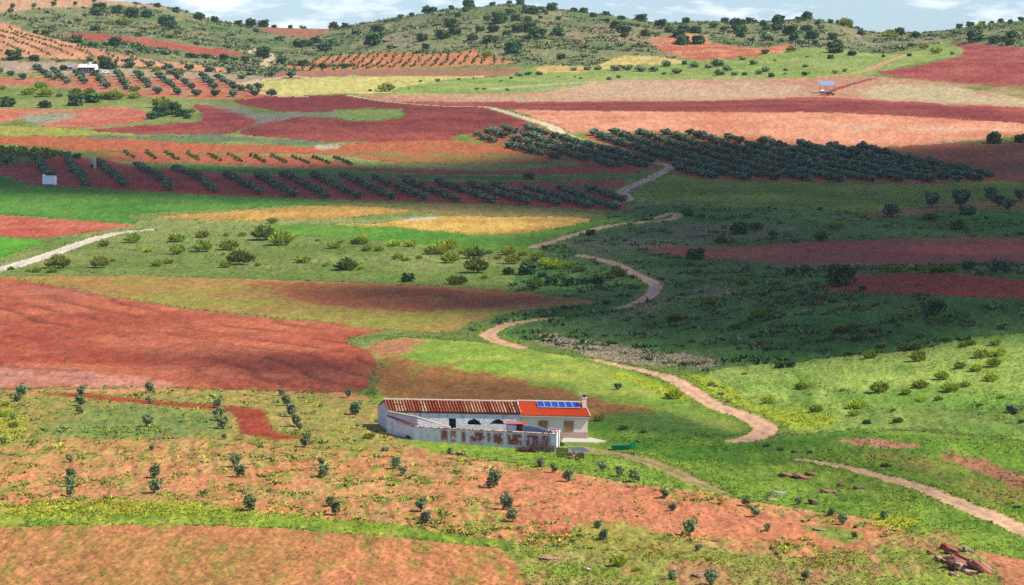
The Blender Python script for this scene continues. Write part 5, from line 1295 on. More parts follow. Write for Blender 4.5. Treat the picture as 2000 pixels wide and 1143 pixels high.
M_BOAT = simple_mat('green_paint', alb(20, 168, 96), .5, .18, 4, spec=.4)
M_STICK = simple_mat('dead_wood', alb(128, 104, 94), .95, .35, 4, obj_var=.2)
M_PALE = simple_mat('bleached_wood', alb(206, 196, 178), .9, .15, 5)
M_CRATE = simple_mat('weathered_board', alb(130, 96, 72), .9, .3, 4)
M_MESHF = simple_mat('mossy_board', alb(104, 102, 58), .9, .3, 4)
M_WHITE = simple_mat('whitewash', (.78, .78, .78), .85, .08, 2)
M_BLACK = simple_mat('black_metal', (.015, .015, .017), .5, .1, 5)

def grid_wall(mb, A, B, zb, zta, ztb, thick, colfn, hole=None, cell=.14):
    """Wall from A to B (farm-local XY) as a fine grid, with openings cut through it and reveals."""
    A, B = np.array(A, float), np.array(B, float)
    L = np.hypot(*(B - A)); d = (B - A) / L; nrm = np.array([d[1], -d[0]])         # outward, towards the viewer
    nx = max(2, int(L / cell)); nz = max(2, int((max(zta, ztb) - zb) / cell))
    V, F, C = [], [], []
    for off in (0.0, -thick):
        for j in range(nz + 1):
            for i in range(nx + 1):
                s = i / nx
                zt = zta + (ztb - zta) * s
                z = zb + (zt - zb) * j / nz
                p = A + d * L * s + nrm * off
                V.append((p[0], p[1], z)); C.append(colfn(s * L, z))
    N = (nx + 1) * (nz + 1)
    solid = np.ones((nz, nx), bool)
    if hole:
        for j in range(nz):
            for i in range(nx):
                s = (i + .5) / nx; z = zb + (zta + (ztb - zta) * s - zb) * (j + .5) / nz
                solid[j, i] = not hole(s * L, z)
    I = lambda j, i, k: k * N + j * (nx + 1) + i
    for j in range(nz):
        for i in range(nx):
            if solid[j, i]:
                F.append((I(j, i, 0), I(j, i + 1, 0), I(j + 1, i + 1, 0), I(j + 1, i, 0)))
                F.append((I(j, i, 1), I(j + 1, i, 1), I(j + 1, i + 1, 1), I(j, i + 1, 1)))
                for dj, di, a, b in ((0, -1, (j + 1, i), (j, i)), (0, 1, (j, i + 1), (j + 1, i + 1)), (-1, 0, (j, i), (j, i + 1)), (1, 0, (j + 1, i + 1), (j + 1, i))):
                    jj, ii = j + dj, i + di
                    if jj < 0 or ii < 0 or jj >= nz or ii >= nx or not solid[jj, ii]:
                        F.append((I(*b, 0), I(*a, 0), I(*a, 1), I(*b, 1)))
    base = len(mb.v)
    mb.v += V; mb.c += C; mb.f += [tuple(base + i for i in f) for f in F]
    return mb
WHITE_W, GREY_W, BRICK = np.array([.66, .655, .65]), np.array([.46, .45, .47]), np.array([.27, .062, .045])
def n1(x, y, s=1.0, sd=0):
    return float(fbm(np.array([x * s]), np.array([y * s]), 4, sd)[0])
def whitewash(seed, dirt=.5, low=.6):
    def f(s, z):
        n = n1(s, z, .9, seed); m = n1(s * 2.2, z * .5, 1.2, seed + 5)
        a = np.clip((n - .5) * 2.2 + .12, 0, 1) * dirt
        c = WHITE_W * (1 - a) + GREY_W * a
        if m > .66: c = c * .55 + np.array([.5, .3, .22]) * .45
        return c
    return f

# --- barn
bl, bzl = px(760, 803, 5.2); br, bzr = px(1016, 808, 4.0)
rl, rzl = px(749, 781, 8.9); rr_, rzr = px(1012, 785, 7.7)
E0, E1 = Vector((bl, 5.2, bzl)), Vector((br, 4.0, bzr))
R0, R1 = Vector((rl, 8.9, rzl)), Vector((rr_, 7.7, rzr))
K0, K1 = Vector((2 * rl - bl, 12.6, bzl)), Vector((2 * rr_ - br, 11.4, bzr))
barn = root('barn', (bl + br) / 2, 5.0, gz((bl + br) / 2, 5.0), 'long old whitewashed barn with striped red clay tile roof and dark arched openings', 'barn')
def lp(a, b, t): return a + (b - a) * t
ins = .14
A_ = np.array([E0.x + .1, E0.y + ins]); B_ = np.array([E1.x, E1.y + ins])
Lb = float(np.hypot(*(B_ - A_)))
def s_of(u, y=4.6): return (px(u, 820, y)[0] - A_[0]) / (B_[0] - A_[0]) * Lb
def z_of(v, y=4.6): return px(945, v, y)[1]
dr = (s_of(877), s_of(891), z_of(837), z_of(818))
arches = [(s_of(912.5), s_of(938.5)), (s_of(958), s_of(985.5))]
az0, az1 = z_of(829.2), z_of(818.8)
def barn_hole(s, z):
    if dr[0] < s < dr[1] and dr[2] - 1 < z < dr[3]: return True
    for a, b in arches:
        m, h = (a + b) / 2, (b - a) / 2
        if abs(s - m) < h and az0 < z < az0 + (az1 - az0) * math.sqrt(max(0, 1 - ((s - m) / h) ** 2)): return True
    return False
ww = whitewash(71, .75)
def barn_col(s, z):
    c = ww(s, z)
    for a, b in arches:
        if a - .1 < s < b + .1 and z < az0 and n1(s * 3, z * 6, 1, 8) > .52: c = c * .5 + np.array([.6, .45, .36]) * .5
    st = n1(s * 3.5, z * .25, 1, 77)
    if st > .66 and z > bzl - 1.1: c = c * .45 + np.array([.32, .13, .09]) * .55
    return c
mb = MB(); grid_wall(mb, A_, B_, -.6, bzl - .02, bzr - .02, .45, barn_col, barn_hole)
put(mb, 'front_wall', M_PLASTER, barn, True)
mb = MB()
gc = whitewash(91, .9)
for (P, Q) in ((A_ + np.array([0, .46]), np.array([K0.x + .1, K0.y - ins])),):
    # left gable wall, shaped to the roof
    n = 10
    for i in range(n):
        p0, p1 = P + (Q - P) * (i / n), P + (Q - P) * ((i + 1) / n)
        h0 = bzl + (rzl - bzl) * (1 - abs(i / n - .5) * 2) - .06; h1 = bzl + (rzl - bzl) * (1 - abs((i + 1) / n - .5) * 2) - .06
        mb.prism([p0, p1, p1 + np.array([.4, 0]), p0 + np.array([.4, 0])], -.6, [h0, h1, h1, h0], gc(i * .7, 1.0) * .9)
put(mb, 'gable_wall', M_PLASTER, barn, True)
mb = MB().prism([(K0.x, K0.y - ins), (K1.x, K1.y - ins), (K1.x, K1.y - ins - .4), (K0.x, K0.y - ins - .4)], -.6, bzl - .08, WHITE_W)
put(mb, 'back_wall', M_PLASTER, barn, True)
mb = MB()
dn = Vector((0, 0, -.16))
for a, b, c, d in ((E0, E1, R1, R0), (R0, R1, K1, K0)):
    lo = [p + dn for p in (a, b, c, d)]; up = [p + Vector((0, 0, -.05)) for p in (a, b, c, d)]
    mb.add(lo + up, [(3, 2, 1, 0), (4, 5, 6, 7), (0, 1, 5, 4), (1, 2, 6, 5), (2, 3, 7, 6), (3, 0, 4, 7)], alb(122, 52, 44))
put(mb, 'roof', M_TILE, barn, True)
# clay tile columns: each column of half-round tiles is a piece of its own
NT = 46
TONES = [(210, 130, 90), (220, 158, 116), (192, 104, 74), (178, 90, 68), (228, 186, 140), (188, 108, 80), (206, 122, 84), (170, 84, 66)]
slope = (lp(E0, E1, .5) - lp(R0, R1, .5))
Lsl = slope.length; sdir = slope.normalized(); along = (R1 - R0).normalized(); nup = along.cross(-sdir).normalized()
if nup.z < 0: nup = -nup
pitch_t = (R1 - R0).length / NT
def tile_column(tone, sd):
    rg = np.random.default_rng(sd); mb = MB(); nseg, rowsn = 5, 8
    for k in range(rowsn):
        c = np.array(alb(*TONES[(tone + int(rg.integers(0, 2)) * 3) % 8 if rg.random() < .25 else tone])) * (.8 + .4 * rg.random())
        t0, t1 = k / rowsn * Lsl, (k + 1) / rowsn * Lsl + .03
        V, F = [], []
        for (t, w, lift) in ((t0, .62, .0), (t1, .70, .035)):
            for i in range(nseg + 1):
                a = math.pi * i / nseg
                V.append(sdir * t + along * (-math.cos(a) * pitch_t * w / 2) + nup * (math.sin(a) * pitch_t * .36 + lift))
        for i in range(nseg): F.append((i, i + 1, nseg + 2 + i, nseg + 1 + i))
        F.append(tuple(range(nseg + 1, 2 * nseg + 2)))
        mb.add(V, F, c)
    return mb.mesh('roof_tile', M_TILE, True)
TILE_M = [tile_column(t, 40 + t + 10 * j) for t in range(8) for j in range(2)]
off_b = Vector(e_off[barn.name])
for i in range(NT):
    p = lp(R0, R1, (i + .5) / NT)
    obj('roof_tile', TILE_M[int(RG.integers(len(TILE_M)))], barn, p - off_b + nup * (-.03 + .02 * RG.random()))
mb = MB()
for i in range(60):
    a, b = lp(R0, R1, i / 60), lp(R0, R1, (i + 1.04) / 60)
    z = .05 + .04 * RG.random()
    mb.tube([a + Vector((0, -.03, z)), b + Vector((0, -.03, z))], .15, 7)
put(mb, 'ridge_cap', M_CREAM, barn)

# --- house
hl, hzl = px(1016, 812, 4.0); hr, hzr = px(1153, 814.5, 3.4)
ql, qzl = px(1010, 784, 7.6); qr, qzr = px(1141, 787, 7.0)
F0, F1 = Vector((hl, 4.0, hzl)), Vector((hr, 3.4, hzr)); S0, S1 = Vector((ql, 7.6, qzl)), Vector((qr, 7.0, qzr))
T0, T1 = Vector((2 * ql - hl, 11.2, hzl)), Vector((2 * qr - hr, 10.6, hzr))
house = root('house', (hl + hr) / 2, 4.0, gz((hl + hr) / 2, 4), 'small beige house with bright orange tile roof, solar panels and a chimney', 'house')
wr = px(1148, 820, 3.8)[0]
W0, W1 = np.array([hl + .03, 4.35]), np.array([wr, 3.78])
W2, W3_ = np.array([wr + (T1.x - F1.x), 10.3]), np.array([T0.x + .1, 10.8])
mb = MB().prism([W0, W1, W2, W3_], -.7, hzl - .12)
gx = lambda p: (p[0], p[1])
for a, b in ((W1, W2),):                                             # right gable triangle under the verge
    m = (a + b) / 2
    mb.add([(a[0], a[1], hzr - .12), (b[0], b[1], hzr - .12), (m[0], m[1], qzr - .2), (a[0] - .3, a[1], hzr - .12), (b[0] - .3, b[1], hzr - .12), (m[0] - .3, m[1], qzr - .2)],
           [(0, 1, 2), (5, 4, 3), (0, 2, 5, 3), (1, 4, 5, 2)])
put(mb, 'wall', M_HOUSE, house)
wd = (W1 - W0) / np.hypot(*(W1 - W0)); wn_ = np.array([wd[1], -wd[0]])
def on_wall(u, v0, v1, w_u, dep):
    """centre, size for a box on the house front"""
    x0, x1 = px(u, 830, 4.0)[0], px(u + w_u, 830, 4.0)[0]
    z0, z1 = px(1100, v0, 4.0)[1], px(1100, v1, 4.0)[1]
    t = (((x0 + x1) / 2) - W0[0]) / wd[0]
    c = W0 + wd * t + wn_ * (dep / 2)
    return (c[0], c[1], (z0 + z1) / 2), (x1 - x0, dep, abs(z1 - z0))
WRZ = math.atan2(wd[1], wd[0])
c, s = on_wall(1020, 858, 844, 127.5, .07); c2 = (c[0], c[1], (c[2] + s[2] / 2 - .9)); put(MB().box((c[0], c[1], c[2] + s[2] / 2 - .9), (s[0], .07, 1.8), WRZ), 'plinth', M_STONE, house)
for (u, v0, v1, w) in ((1052, 842, 822, 18), (1101.5, 842, 822.5, 19)):
    c, s = on_wall(u, v0, v1, w, .10)
    mbf = MB()
    bw = .17
    for dx_, dz_, sx_, sz_ in ((-(s[0] - bw) / 2, 0, bw, s[2]), ((s[0] - bw) / 2, 0, bw, s[2]), (0, (s[2] - bw) / 2, s[0] - 2 * bw, bw), (0, -(s[2] - bw) / 2, s[0] - 2 * bw, bw)):
        mbf.box((c[0] + wd[0] * dx_, c[1] + wd[1] * dx_, c[2] + dz_), (sx_, .12, sz_), WRZ)
    w_o = put(mbf, 'window', M_SURR, house)
    mbs = MB(); ns = 9
    for k in range(ns):
        h = (s[2] - 2 * bw) / ns
        mbs.box((c[0], c[1] + .02, c[2] - (s[2] - 2 * bw) / 2 + h * (k + .5)), (s[0] - 2 * bw, .05, h * .86), WRZ, tilt=.12)
    put(mbs, 'shutter', M_SHUT, w_o)
# corrugated run of orange tiles
mb = MB(); NW = 44; rows_ = 9
V, Fq = [], []
for side in (0, 1):
    a0, a1, b0, b1 = (S0, S1, F0, F1) if side == 0 else (S0, S1, T0, T1)
    base = len(V); nx_ = NW * 6
    for j in range(rows_ + 1):
        for stp in ((0, 1) if 0 < j < rows_ else (0,)):
            for i in range(nx_ + 1):
                p = lp(lp(a0, a1, i / nx_), lp(b0, b1, i / nx_), j / rows_)
                V.append(p + Vector((0, 0, .05 + .055 * math.sin(2 * math.pi * i / 6) + (.03 if stp == 0 and j else 0))))
    nr_ = 2 * rows_
    for j in range(nr_ - 1):
        for i in range(nx_):
            q_ = (base + j * (nx_ + 1) + i, base + j * (nx_ + 1) + i + 1, base + (j + 1) * (nx_ + 1) + i + 1, base + (j + 1) * (nx_ + 1) + i)
            Fq.append(q_ if side else q_[::-1])
mb.add(V, Fq)
tag(put(mb, 'roof_tiles', M_ORANGE, house), None, None, None, 'stuff')
mb = MB()
for a, b, c, d in ((F0, F1, S1, S0), (S0, S1, T1, T0)):
    P = (a, b, c, d)
    mb.add([p + Vector((0, 0, -.16)) for p in P] + [p + Vector((0, 0, -.03)) for p in P], [(3, 2, 1, 0), (4, 5, 6, 7), (0, 1, 5, 4), (1, 2, 6, 5), (2, 3, 7, 6), (3, 0, 4, 7)])
put(mb, 'roof', M_CREAM, house)
mb = MB()
mb.tube([S0 + Vector((0, 0, .1)), S1 + Vector((0, 0, .1))], .13, 7)
put(mb, 'ridge_cap', M_CREAM, house)
mb = MB(); mb.tube([S1 + Vector((0, 0, .08)), F1 + Vector((0, 0, .08))], .09, 6); mb.tube([S0 + Vector((.02, 0, .08)), F0 + Vector((.02, 0, .08))], .10, 6)
put(mb, 'verge', M_CREAM, house)
hn = (S1 - S0).cross(F0 - S0).normalized()
if hn.z < 0: hn = -hn
f0, f1 = (1047.5 - 1010) / (1141 - 1010), (1129 - 1010) / (1141 - 1010)
def roof_pt(f, t, up): return lp(lp(S0, S1, f), lp(F0, F1, f), t) + hn * up
for k in range(6):
    a, b = f0 + (f1 - f0) * k / 6, f0 + (f1 - f0) * (k + 1) / 6 - .004
    cs = [roof_pt(a, .46, .16), roof_pt(b, .46, .16), roof_pt(b, .07, .24), roof_pt(a, .07, .24)]
    mbp = MB().add([p for p in cs] + [p + hn * .05 for p in cs], [(3, 2, 1, 0), (4, 5, 6, 7), (0, 1, 5, 4), (1, 2, 6, 5), (2, 3, 7, 6), (3, 0, 4, 7)])
    so = put(mbp, 'solar_panel', M_ALU, house)
    def ins_(i, j): return lp(lp(cs[0], cs[1], i), lp(cs[3], cs[2], i), j) + hn * .052
    mbc = MB()
    g = [ins_(.035, .045), ins_(.965, .045), ins_(.965, .955), ins_(.035, .955)]
    mbc.add([p - hn * .01 for p in g] + [p + hn * .008 for p in g], [(3, 2, 1, 0), (4, 5, 6, 7), (0, 1, 5, 4), (1, 2, 6, 5), (2, 3, 7, 6), (3, 0, 4, 7)])
    put(mbc, 'cell_sheet', M_CELL, so)
cx_, cz_ = px(1141.5, 779, 5.9)
ch = put(MB().box((cx_, 5.9, cz_ - .75), (.58, .55, 1.7)).box((cx_, 5.9, cz_ + .12), (.68, .65, .08)), 'chimney', M_HOUSE, house)
put(MB().lathe([(.13, 0), (.13, .22), (.24, .24), (.2, .36), (.05, .42)], 10, (cx_, 5.9, cz_ + .16)), 'chimney_cap', M_BLACK, ch)
ax_, az_ = px(1133.5, 788, 7.4)
mb = MB().tube([(ax_, 7.4, az_ - .3), (ax_, 7.4, az_ + 1.5)], .022, 5)
for k in range(5): mb.tube([(ax_ - .35 + .04 * k, 7.4 - .2, az_ + 1.0 + .11 * k), (ax_ + .35 - .04 * k, 7.4 + .1, az_ + 1.0 + .11 * k)], .012, 4)
put(mb, 'antenna', M_ALU, house)

# --- yard walls
yl, yzl = px(809, 834.5, .4); yr, yzr = px(1087, 849, -5.5)
yard = root('yard_wall', (yl + yr) / 2, -2.5, gz((yl + yr) / 2, -2.5), 'low whitewashed yard wall with peeling red brick panels in front of the barn', 'wall')
YA, YB = np.array([yl, .4]), np.array([yr, -5.5]); YL = float(np.hypot(*(YB - YA)))
def ys(u): return (px(u, 850, .4 - 5.9 * (u - 809) / 278)[0] - yl) / (yr - yl) * YL
PANELS = [(ys(a), ys(b)) for a, b in ((860, 876), (878, 893), (900, 911), (916, 948), (950, 960), (962, 984), (990, 1021), (1023, 1054), (1057, 1074))]
yw = whitewash(131, .7)
def yard_col(s, z):
    t = s / YL; top = yzl + (yzr - yzl) * t; h = (top - z) / 2.0
    c = yw(s, z)
    for a, b in PANELS:
        if a < s < b:
            n = n1(s * 1.3, z * 2.0, 1.4, 19) * .6 + n1(s * 4.0, z * 1.2, 1.0, 29) * .4; e = min(s - a, b - s) * 2.0
            k = np.clip((n - .40) * 7 + .5, 0, 1) * np.clip(e + .35, 0, 1) * (1 if .14 < h < .80 else (.35 if h < .95 else 0)) 
            c = c * (1 - k) + BRICK * (.7 + .7 * n1(s * 5, z * 5, 1, 23)) * k
    if h > .85: c = c * .8 + np.array([.45, .45, .3]) * .2
    return c
mb = MB(); grid_wall(mb, YA, YB, -1.3, yzl, yzr, .42, yard_col, None, .11)
put(mb, 'front_wall', M_PLASTER, yard, True)
ex = px(757, 812.7, 5.0)
mb = MB(); lw = whitewash(151, 1.0)
grid_wall(mb, np.array([ex[0] - .1, 5.0]), YA + np.array([-.02, .0]), -.8, ex[1], yzl, .4, lambda s, z: lw(s, z) * (.82 + .2 * n1(s, z, 2, 3)), None, .2)
put(mb, 'side_wall', M_PLASTER, yard, True)
e1 = np.array([yr - .1, -5.3]); e2 = np.array([yr + .9, -1.6])
mb = MB(); grid_wall(mb, YB + np.array([-.42, .45]), e2 + np.array([-.42, 0]), -1.3, yzr, yzr + .1, .38, lw, None, .2)
put(mb, 'end_wall', M_PLASTER, yard, True)
mb = MB()
def coping(a, b, za, zb_, n, tones, r=.13, ln=.56):
    d = Vector((b[0] - a[0], b[1] - a[1], 0)).normalized(); nn = Vector((d.y, -d.x, 0))
    for i in range(n):
        t = (i + .5) / n
        p = Vector((a[0] + (b[0] - a[0]) * t, a[1] + (b[1] - a[1]) * t, za + (zb_ - za) * t + .02 * RG.random())) - nn * .2
        col = alb(*tones[int(RG.integers(len(tones)))])
        V, Fc = [], []
        for q_ in (-ln / 2, ln / 2):
            for k in range(5):
                g = math.pi * k / 4
                V.append(p + nn * q_ + d * (-math.cos(g) * r) + Vector((0, 0, math.sin(g) * r * .9 - .01)))
        for k in range(4): Fc.append((k, k + 1, 6 + k, 5 + k))
        Fc += [(4, 3, 2, 1, 0), (5, 6, 7, 8, 9)]
        mb.add(V, Fc, col)
CREAMS = [(240, 222, 196), (236, 208, 176), (214, 140, 104), (228, 196, 164), (170, 84, 66)]
coping(YA, YB, yzl + .02, yzr + .02, 74, CREAMS)
coping((ex[0] - .1, 5.0), YA, ex[1] + .02, yzl + .02, 26, [(140, 64, 60), (116, 50, 52), (166, 88, 76)])
tag(put(mb, 'coping', M_TILE, yard, True), None, None, None, 'stuff')

# --- ruined lean-to inside the yard
p2 = px(815.6, 816, 1.3); p3 = px(880, 836, 1.1); p1 = px(757.5, 803, 4.9)
lean = root('ruined_shed', p2[0], 1.5, gz(p2[0], 1.5), 'roofless ruined shed with sloping white walls at the left corner of the yard', 'shed')
mb = MB(); grid_wall(mb, (p1[0] + .05, 4.9), (p2[0], 1.3), -.5, p1[1] - .1, p2[1], .35, lambda s, z: lw(s + 9, z) * .95, None, .2)
put(mb, 'side_wall', M_PLASTER, lean, True)
mb = MB(); bwf = whitewash(171, .25); grid_wall(mb, (p2[0], 1.3), (p3[0], 1.1), -.5, p2[1], p3[1], .35, bwf, None, .2)
put(mb, 'front_wall', M_PLASTER, lean, True)
mb = MB()
mb.tube([(p1[0] + .05, 4.85, p1[1] - .06), (p2[0], 1.4, p2[1] + .04)], .17, 6); mb.tube([(p2[0] - .05, 1.4, p2[1] + .04), (p3[0], 1.25, p3[1] + .04)], .15, 6)
put(mb, 'coping', M_CREAM, lean)

# --- corrugated shed
q0 = px(988, 829, -.6); q1 = px(1008.5, 829, -.9); q2 = px(1021, 828.5, -1.1); q3 = px(1085, 846.5, -2.6)
shed = root('lean_to_shed', q2[0], -1.2, gz(q2[0], -1.2), 'patched lean-to shed with grey corrugated sheet and rusty red door in the yard', 'shed')
mb = MB().prism([(q0[0], -.6), (q1[0], -.9), (q1[0] + .1, 1.6), (q0[0] + .1, 1.8)], -1.0, q0[1] - .05, WHITE_W); put(mb, 'wall', M_PLASTER, shed, True)
mb = MB().prism([(q1[0] + .01, -.95), (q2[0], -1.1), (q2[0], -1.02), (q1[0] + .01, -.86)], -1.0, q2[1] + .05); put(mb, 'door', M_RUST, shed)
mb = MB(); V, Fq = [], []
nn_ = 60
for i in range(nn_ + 1):
    t = i / nn_
    x = q2[0] + .02 + (q3[0] - q2[0]) * t; y = -1.1 - 1.5 * t + .05 * math.sin(i * math.pi / 1.5)
    zt = q2[1] + (q3[1] - q2[1]) * t - .12 * math.sin(t * math.pi) * -2.2
    V += [(x, y, -1.3), (x, y, zt), (x, y + .03, -1.3), (x, y + .03, zt)]
for i in range(nn_):
    a, b = 4 * i, 4 * i + 4
    Fq += [(a, b, b + 1, a + 1), (a + 3, b + 3, b + 2, a + 2), (a + 1, b + 1, b + 3, a + 3)]
mb.add(V, Fq); put(mb, 'corrugated_panel', M_CORR, shed)
r0, r1 = px(986, 829.0, -.8), px(1016, 824, .6)
mb = MB().add([(r0[0], -.85, r0[1]), (q2[0] + .05, -1.2, r0[1] + .05), (q2[0] - .35, .3, r0[1] + .2), (r0[0], .5, r0[1] + .2), (r0[0], -.85, r0[1] + .07), (q2[0] + .05, -1.2, r0[1] + .12), (q2[0] - .35, .3, r0[1] + .27), (r0[0], .5, r0[1] + .27)],
                [(3, 2, 1, 0), (4, 5, 6, 7), (0, 1, 5, 4), (1, 2, 6, 5), (2, 3, 7, 6), (3, 0, 4, 7)]); put(mb, 'roof', M_PINK, shed)
t0 = px(1022, 827, .5); mb = MB()
for k in range(5): mb.tube([(t0[0] + .17 * k, .3, t0[1] - .12 - .03 * k), (t0[0] + .12 * k - .1, .9, t0[1] + .12 - .03 * k)], .08, 6)
put(mb, 'tile_patch', M_ORANGE, shed)
g0 = px(1074, 842, -3.2); g1 = px(1092, 842, -3.2)
gate = root('gate_canopy', (g0[0] + g1[0]) / 2, -3.2, gz((g0[0] + g1[0]) / 2, -3.2), 'small pink canopy over the gate between yard wall and house', 'canopy')
zc = px(1080, 838, -3.2)[1]
mb = MB(); mb.box(((g0[0] + g1[0]) / 2, -3.2, zc), (g1[0] - g0[0], 1.3, .10), -.1, ry=.16); put(mb, 'roof', M_PINK, gate)
for x in (g0[0] + .1, g1[0] - .08):
    zb = gz(x, -3.2) - .1; put(MB().box((x, -3.3, (zb + zc) / 2 - .04), (.1, .1, zc - zb - .08)), 'post', M_RUST, gate)

# --- flat pieces on the ground
def ground_slab(name, pts, h, mat, label, cat):
    P = ground_at([p[0] for p in pts], [p[1] for p in pts])
    c = P.mean(0)
    mb = MB().prism([(p[0] - c[0], p[1] - c[1]) for p in P], [p[2] - c[2] - .4 for p in P], [p[2] - c[2] + h for p in P])
    o = obj(name, mb.mesh(name, mat), None, c)
    return tag(o, label, cat)
ground_slab('concrete_slab', [(1096, 865), (1100, 857.5), (1154, 857), (1184, 863.5), (1160, 866)], .16, M_CONC, 'pale concrete slab in front of the beige house', 'slab')
ground_slab('tarpaulin', [(1106, 880), (1104, 873), (1140, 874), (1153, 882), (1130, 884)], .02, M_SLATE, 'flat slate grey sheet on the ground below the house', 'sheet')

def at_px(u, v):
    return Vector(ground_at([u], [v])[0])
# brush pile
P = at_px(1046, 882)
bp = bpy.data.objects.new('brush_pile', None); COL.objects.link(bp); bp.location = P
tag(bp, 'tangled heap of dead branches against the yard wall', 'brush pile')
mb = MB()
for k in range(240):
    lx = RG.normal() * .5
    c = Vector((RG.uniform(-2.5, 2.3), RG.normal() * .5 + .2, 0)); hh = max(.15, 1.35 * math.exp(-((c.x - .5) / 1.3) ** 2) + .35)
    c.z = RG.random() * hh
    d = Vector((RG.normal(), RG.normal() * .7, RG.normal() * .55)).normalized() * RG.uniform(.3, .75)
    mb.tube([c - d, c + Vector((0, 0, .08)), c + d], [.035, .03, .012], 4)
tag(mb.build('sticks', M_STICK, bp), None, None, None, 'stuff')
mb = MB()
for k in range(7):
    mb.box((-1.9 + .32 * k, -.25 + .1 * RG.random(), .22 + .1 * RG.random()), (.9, .5, .06), RG.random() * 3, tilt=.4 * RG.normal())
mb.build('scrap_board', M_RUST, bp)
# board fence, crate, dead branch
P = at_px(1098, 894)
fc = bpy.data.objects.new('board_fence', None); COL.objects.link(fc); fc.location = P; fc.rotation_euler = (0, 0, -.12)
tag(fc, 'mossy board fence panel right of the brush heap', 'fence')
for k in range(6): MB().box((0, 0, .16 + .2 * k), (1.45, .04, .15)).build('board', M_MESHF, fc)
for x in (-.7, .7): MB().box((x, .06, .62), (.09, .08, 1.5)).build('post', M_MESHF, fc)
P = at_px(1125, 896)
cr = bpy.data.objects.new('wooden_crate', None); COL.objects.link(cr); cr.location = P; cr.rotation_euler = (0, 0, .06)
tag(cr, 'broken brown wooden crate beside the mossy fence', 'crate')
for k in range(3):
    MB().box((0, -.5, .13 + .24 * k), (2.0, .05, .19), tilt=.05).build('board', M_CRATE, cr)
    MB().box((0, .5, .13 + .24 * k), (2.0, .05, .19)).build('board', M_CRATE, cr)
for x in (-.97, .97): MB().box((x, 0, .38), (.06, .94, .7)).build('side', M_CRATE, cr)
P = at_px(1117, 899)
db = bpy.data.objects.new('dead_branch', None); COL.objects.link(db); db.location = P
tag(db, 'bleached forked dead branch leaning on the brown crate', 'branch')
mb = MB()
mb.tube([(.25, 0, 0), (.2, -.05, .5), (-.1, .0, 1.0), (-.7, .1, 1.75)], [.08, .07, .055, .02], 6); mb.tube([(.2, -.05, .45), (.6, .1, .9), (1.1, .1, 1.15)], [.06, .045, .015], 6)
mb.tube([(.0, 0, .85), (.2, -.2, 1.2), (.55, -.2, 1.45)], [.045, .03, .01], 5); mb.tube([(-.3, .05, 1.25), (-.1, .2, 1.5), (.1, .25, 1.75)], [.035, .025, .01], 5); mb.tube([(.2, 0, .3), (-.3, -.2, .5), (-.75, -.25, .55)], [.05, .035, .012], 5)
mb.build('limbs', M_PALE, db)
# green boat
P = at_px(1219, 878)
bt = bpy.data.objects.new('green_boat', None); COL.objects.link(bt); bt.location = P + Vector((0, 0, .02)); bt.rotation_euler = (0, 0, .10)
tag(bt, 'green flat bottomed boat lying in the meadow right of the house', 'boat')
secs = [(-1.6, .42, .62, .16, .62), (-1.0, .5, .7, .04, .62), (0, .52, .74, .02, .64), (.9, .46, .68, .06, .74), (1.45, .25, .42, .22, .88), (1.75, .05, .10, .5, .98)]
mb = MB(); V, Fb = [], []
for (x, wb, wt, zb, zt) in secs:
    V += [(x, -wt, zt), (x, -wb, zb), (x, wb, zb), (x, wt, zt), (x, wt - .05, zt), (x, wb - .03 if wb > .06 else 0, zb + .05), (x, -wb + .03 if wb > .06 else 0, zb + .05), (x, -wt + .05, zt)]
for i in range(len(secs) - 1):
    for k in range(8): Fb.append((i * 8 + k, (i + 1) * 8 + k, (i + 1) * 8 + (k + 1) % 8, i * 8 + (k + 1) % 8))
Fb += [tuple(range(8)), tuple(range(8 * len(secs) - 1, 8 * len(secs) - 9, -1)), (1, 2, 5, 6)]
mb.add(V, Fb); mb.build('hull', M_BOAT, bt)
MB().box((-.7, 0, .5), (.25, 1.2, .05)).build('bench', M_BOAT, bt); MB().box((.55, 0, .55), (.25, 1.16, .05)).build('bench', M_BOAT, bt)
MB().box((-1.62, 0, .40), (.06, 1.1, .46)).build('transom', M_BOAT, bt)

# ------------------------------------------------------------------ rocks
M_ROCK = attr_mat('red_rock', 3.5, .28, bump=.6, bump_scale=7)
def rock_mesh(name, sx, sy, sz, tilt, col, seed, strata=.25):
    rg = np.random.default_rng(seed); nu, nv_ = 18, 11
    V, C = [], []
    for j in range(nv_ + 1):
        ph = math.pi * j / nv_
        for i in range(nu):
            a = 2 * math.pi * i / nu
            d = np.array([math.sin(ph) * math.cos(a), math.sin(ph) * math.sin(a), math.cos(ph)])
            q_ = np.sign(d) * np.abs(d) ** .62
            n = n1(q_[0] * 1.4 + seed, q_[1] * 1.4 + q_[2] * 1.9, 1.3, seed) - .5
            lay = math.floor((q_[2] * .5 + .5) * 4 + n * 1.2) / 4
            k = (1 + n * 1.1 + (lay % .5) * strata * 1.3) * (.86 + .28 * rg.random())
            V.append((q_[0] * sx * k, q_[1] * sy * k, q_[2] * sz * (1 + n * .3)))
            t = n1(q_[0] * 3, q_[2] * 5 + q_[1], 1.5, seed + 3)
            C.append(np.array(alb(*col)) * (.65 + .7 * t) * (1.1 if lay % .5 else .85))
    F = [(j * nu + i, j * nu + (i + 1) % nu, (j + 1) * nu + (i + 1) % nu, (j + 1) * nu + i)[::-1] for j in range(nv_) for i in range(nu)]
    V = np.array(V); ct, st = math.cos(tilt), math.sin(tilt)
    V = np.stack([V[:, 0] * ct + V[:, 2] * st, V[:, 1], -V[:, 0] * st + V[:, 2] * ct], 1)
    return mk(name, V, np.array(F), [M_ROCK], np.array(C))
P0 = at_px(1888, 1106)
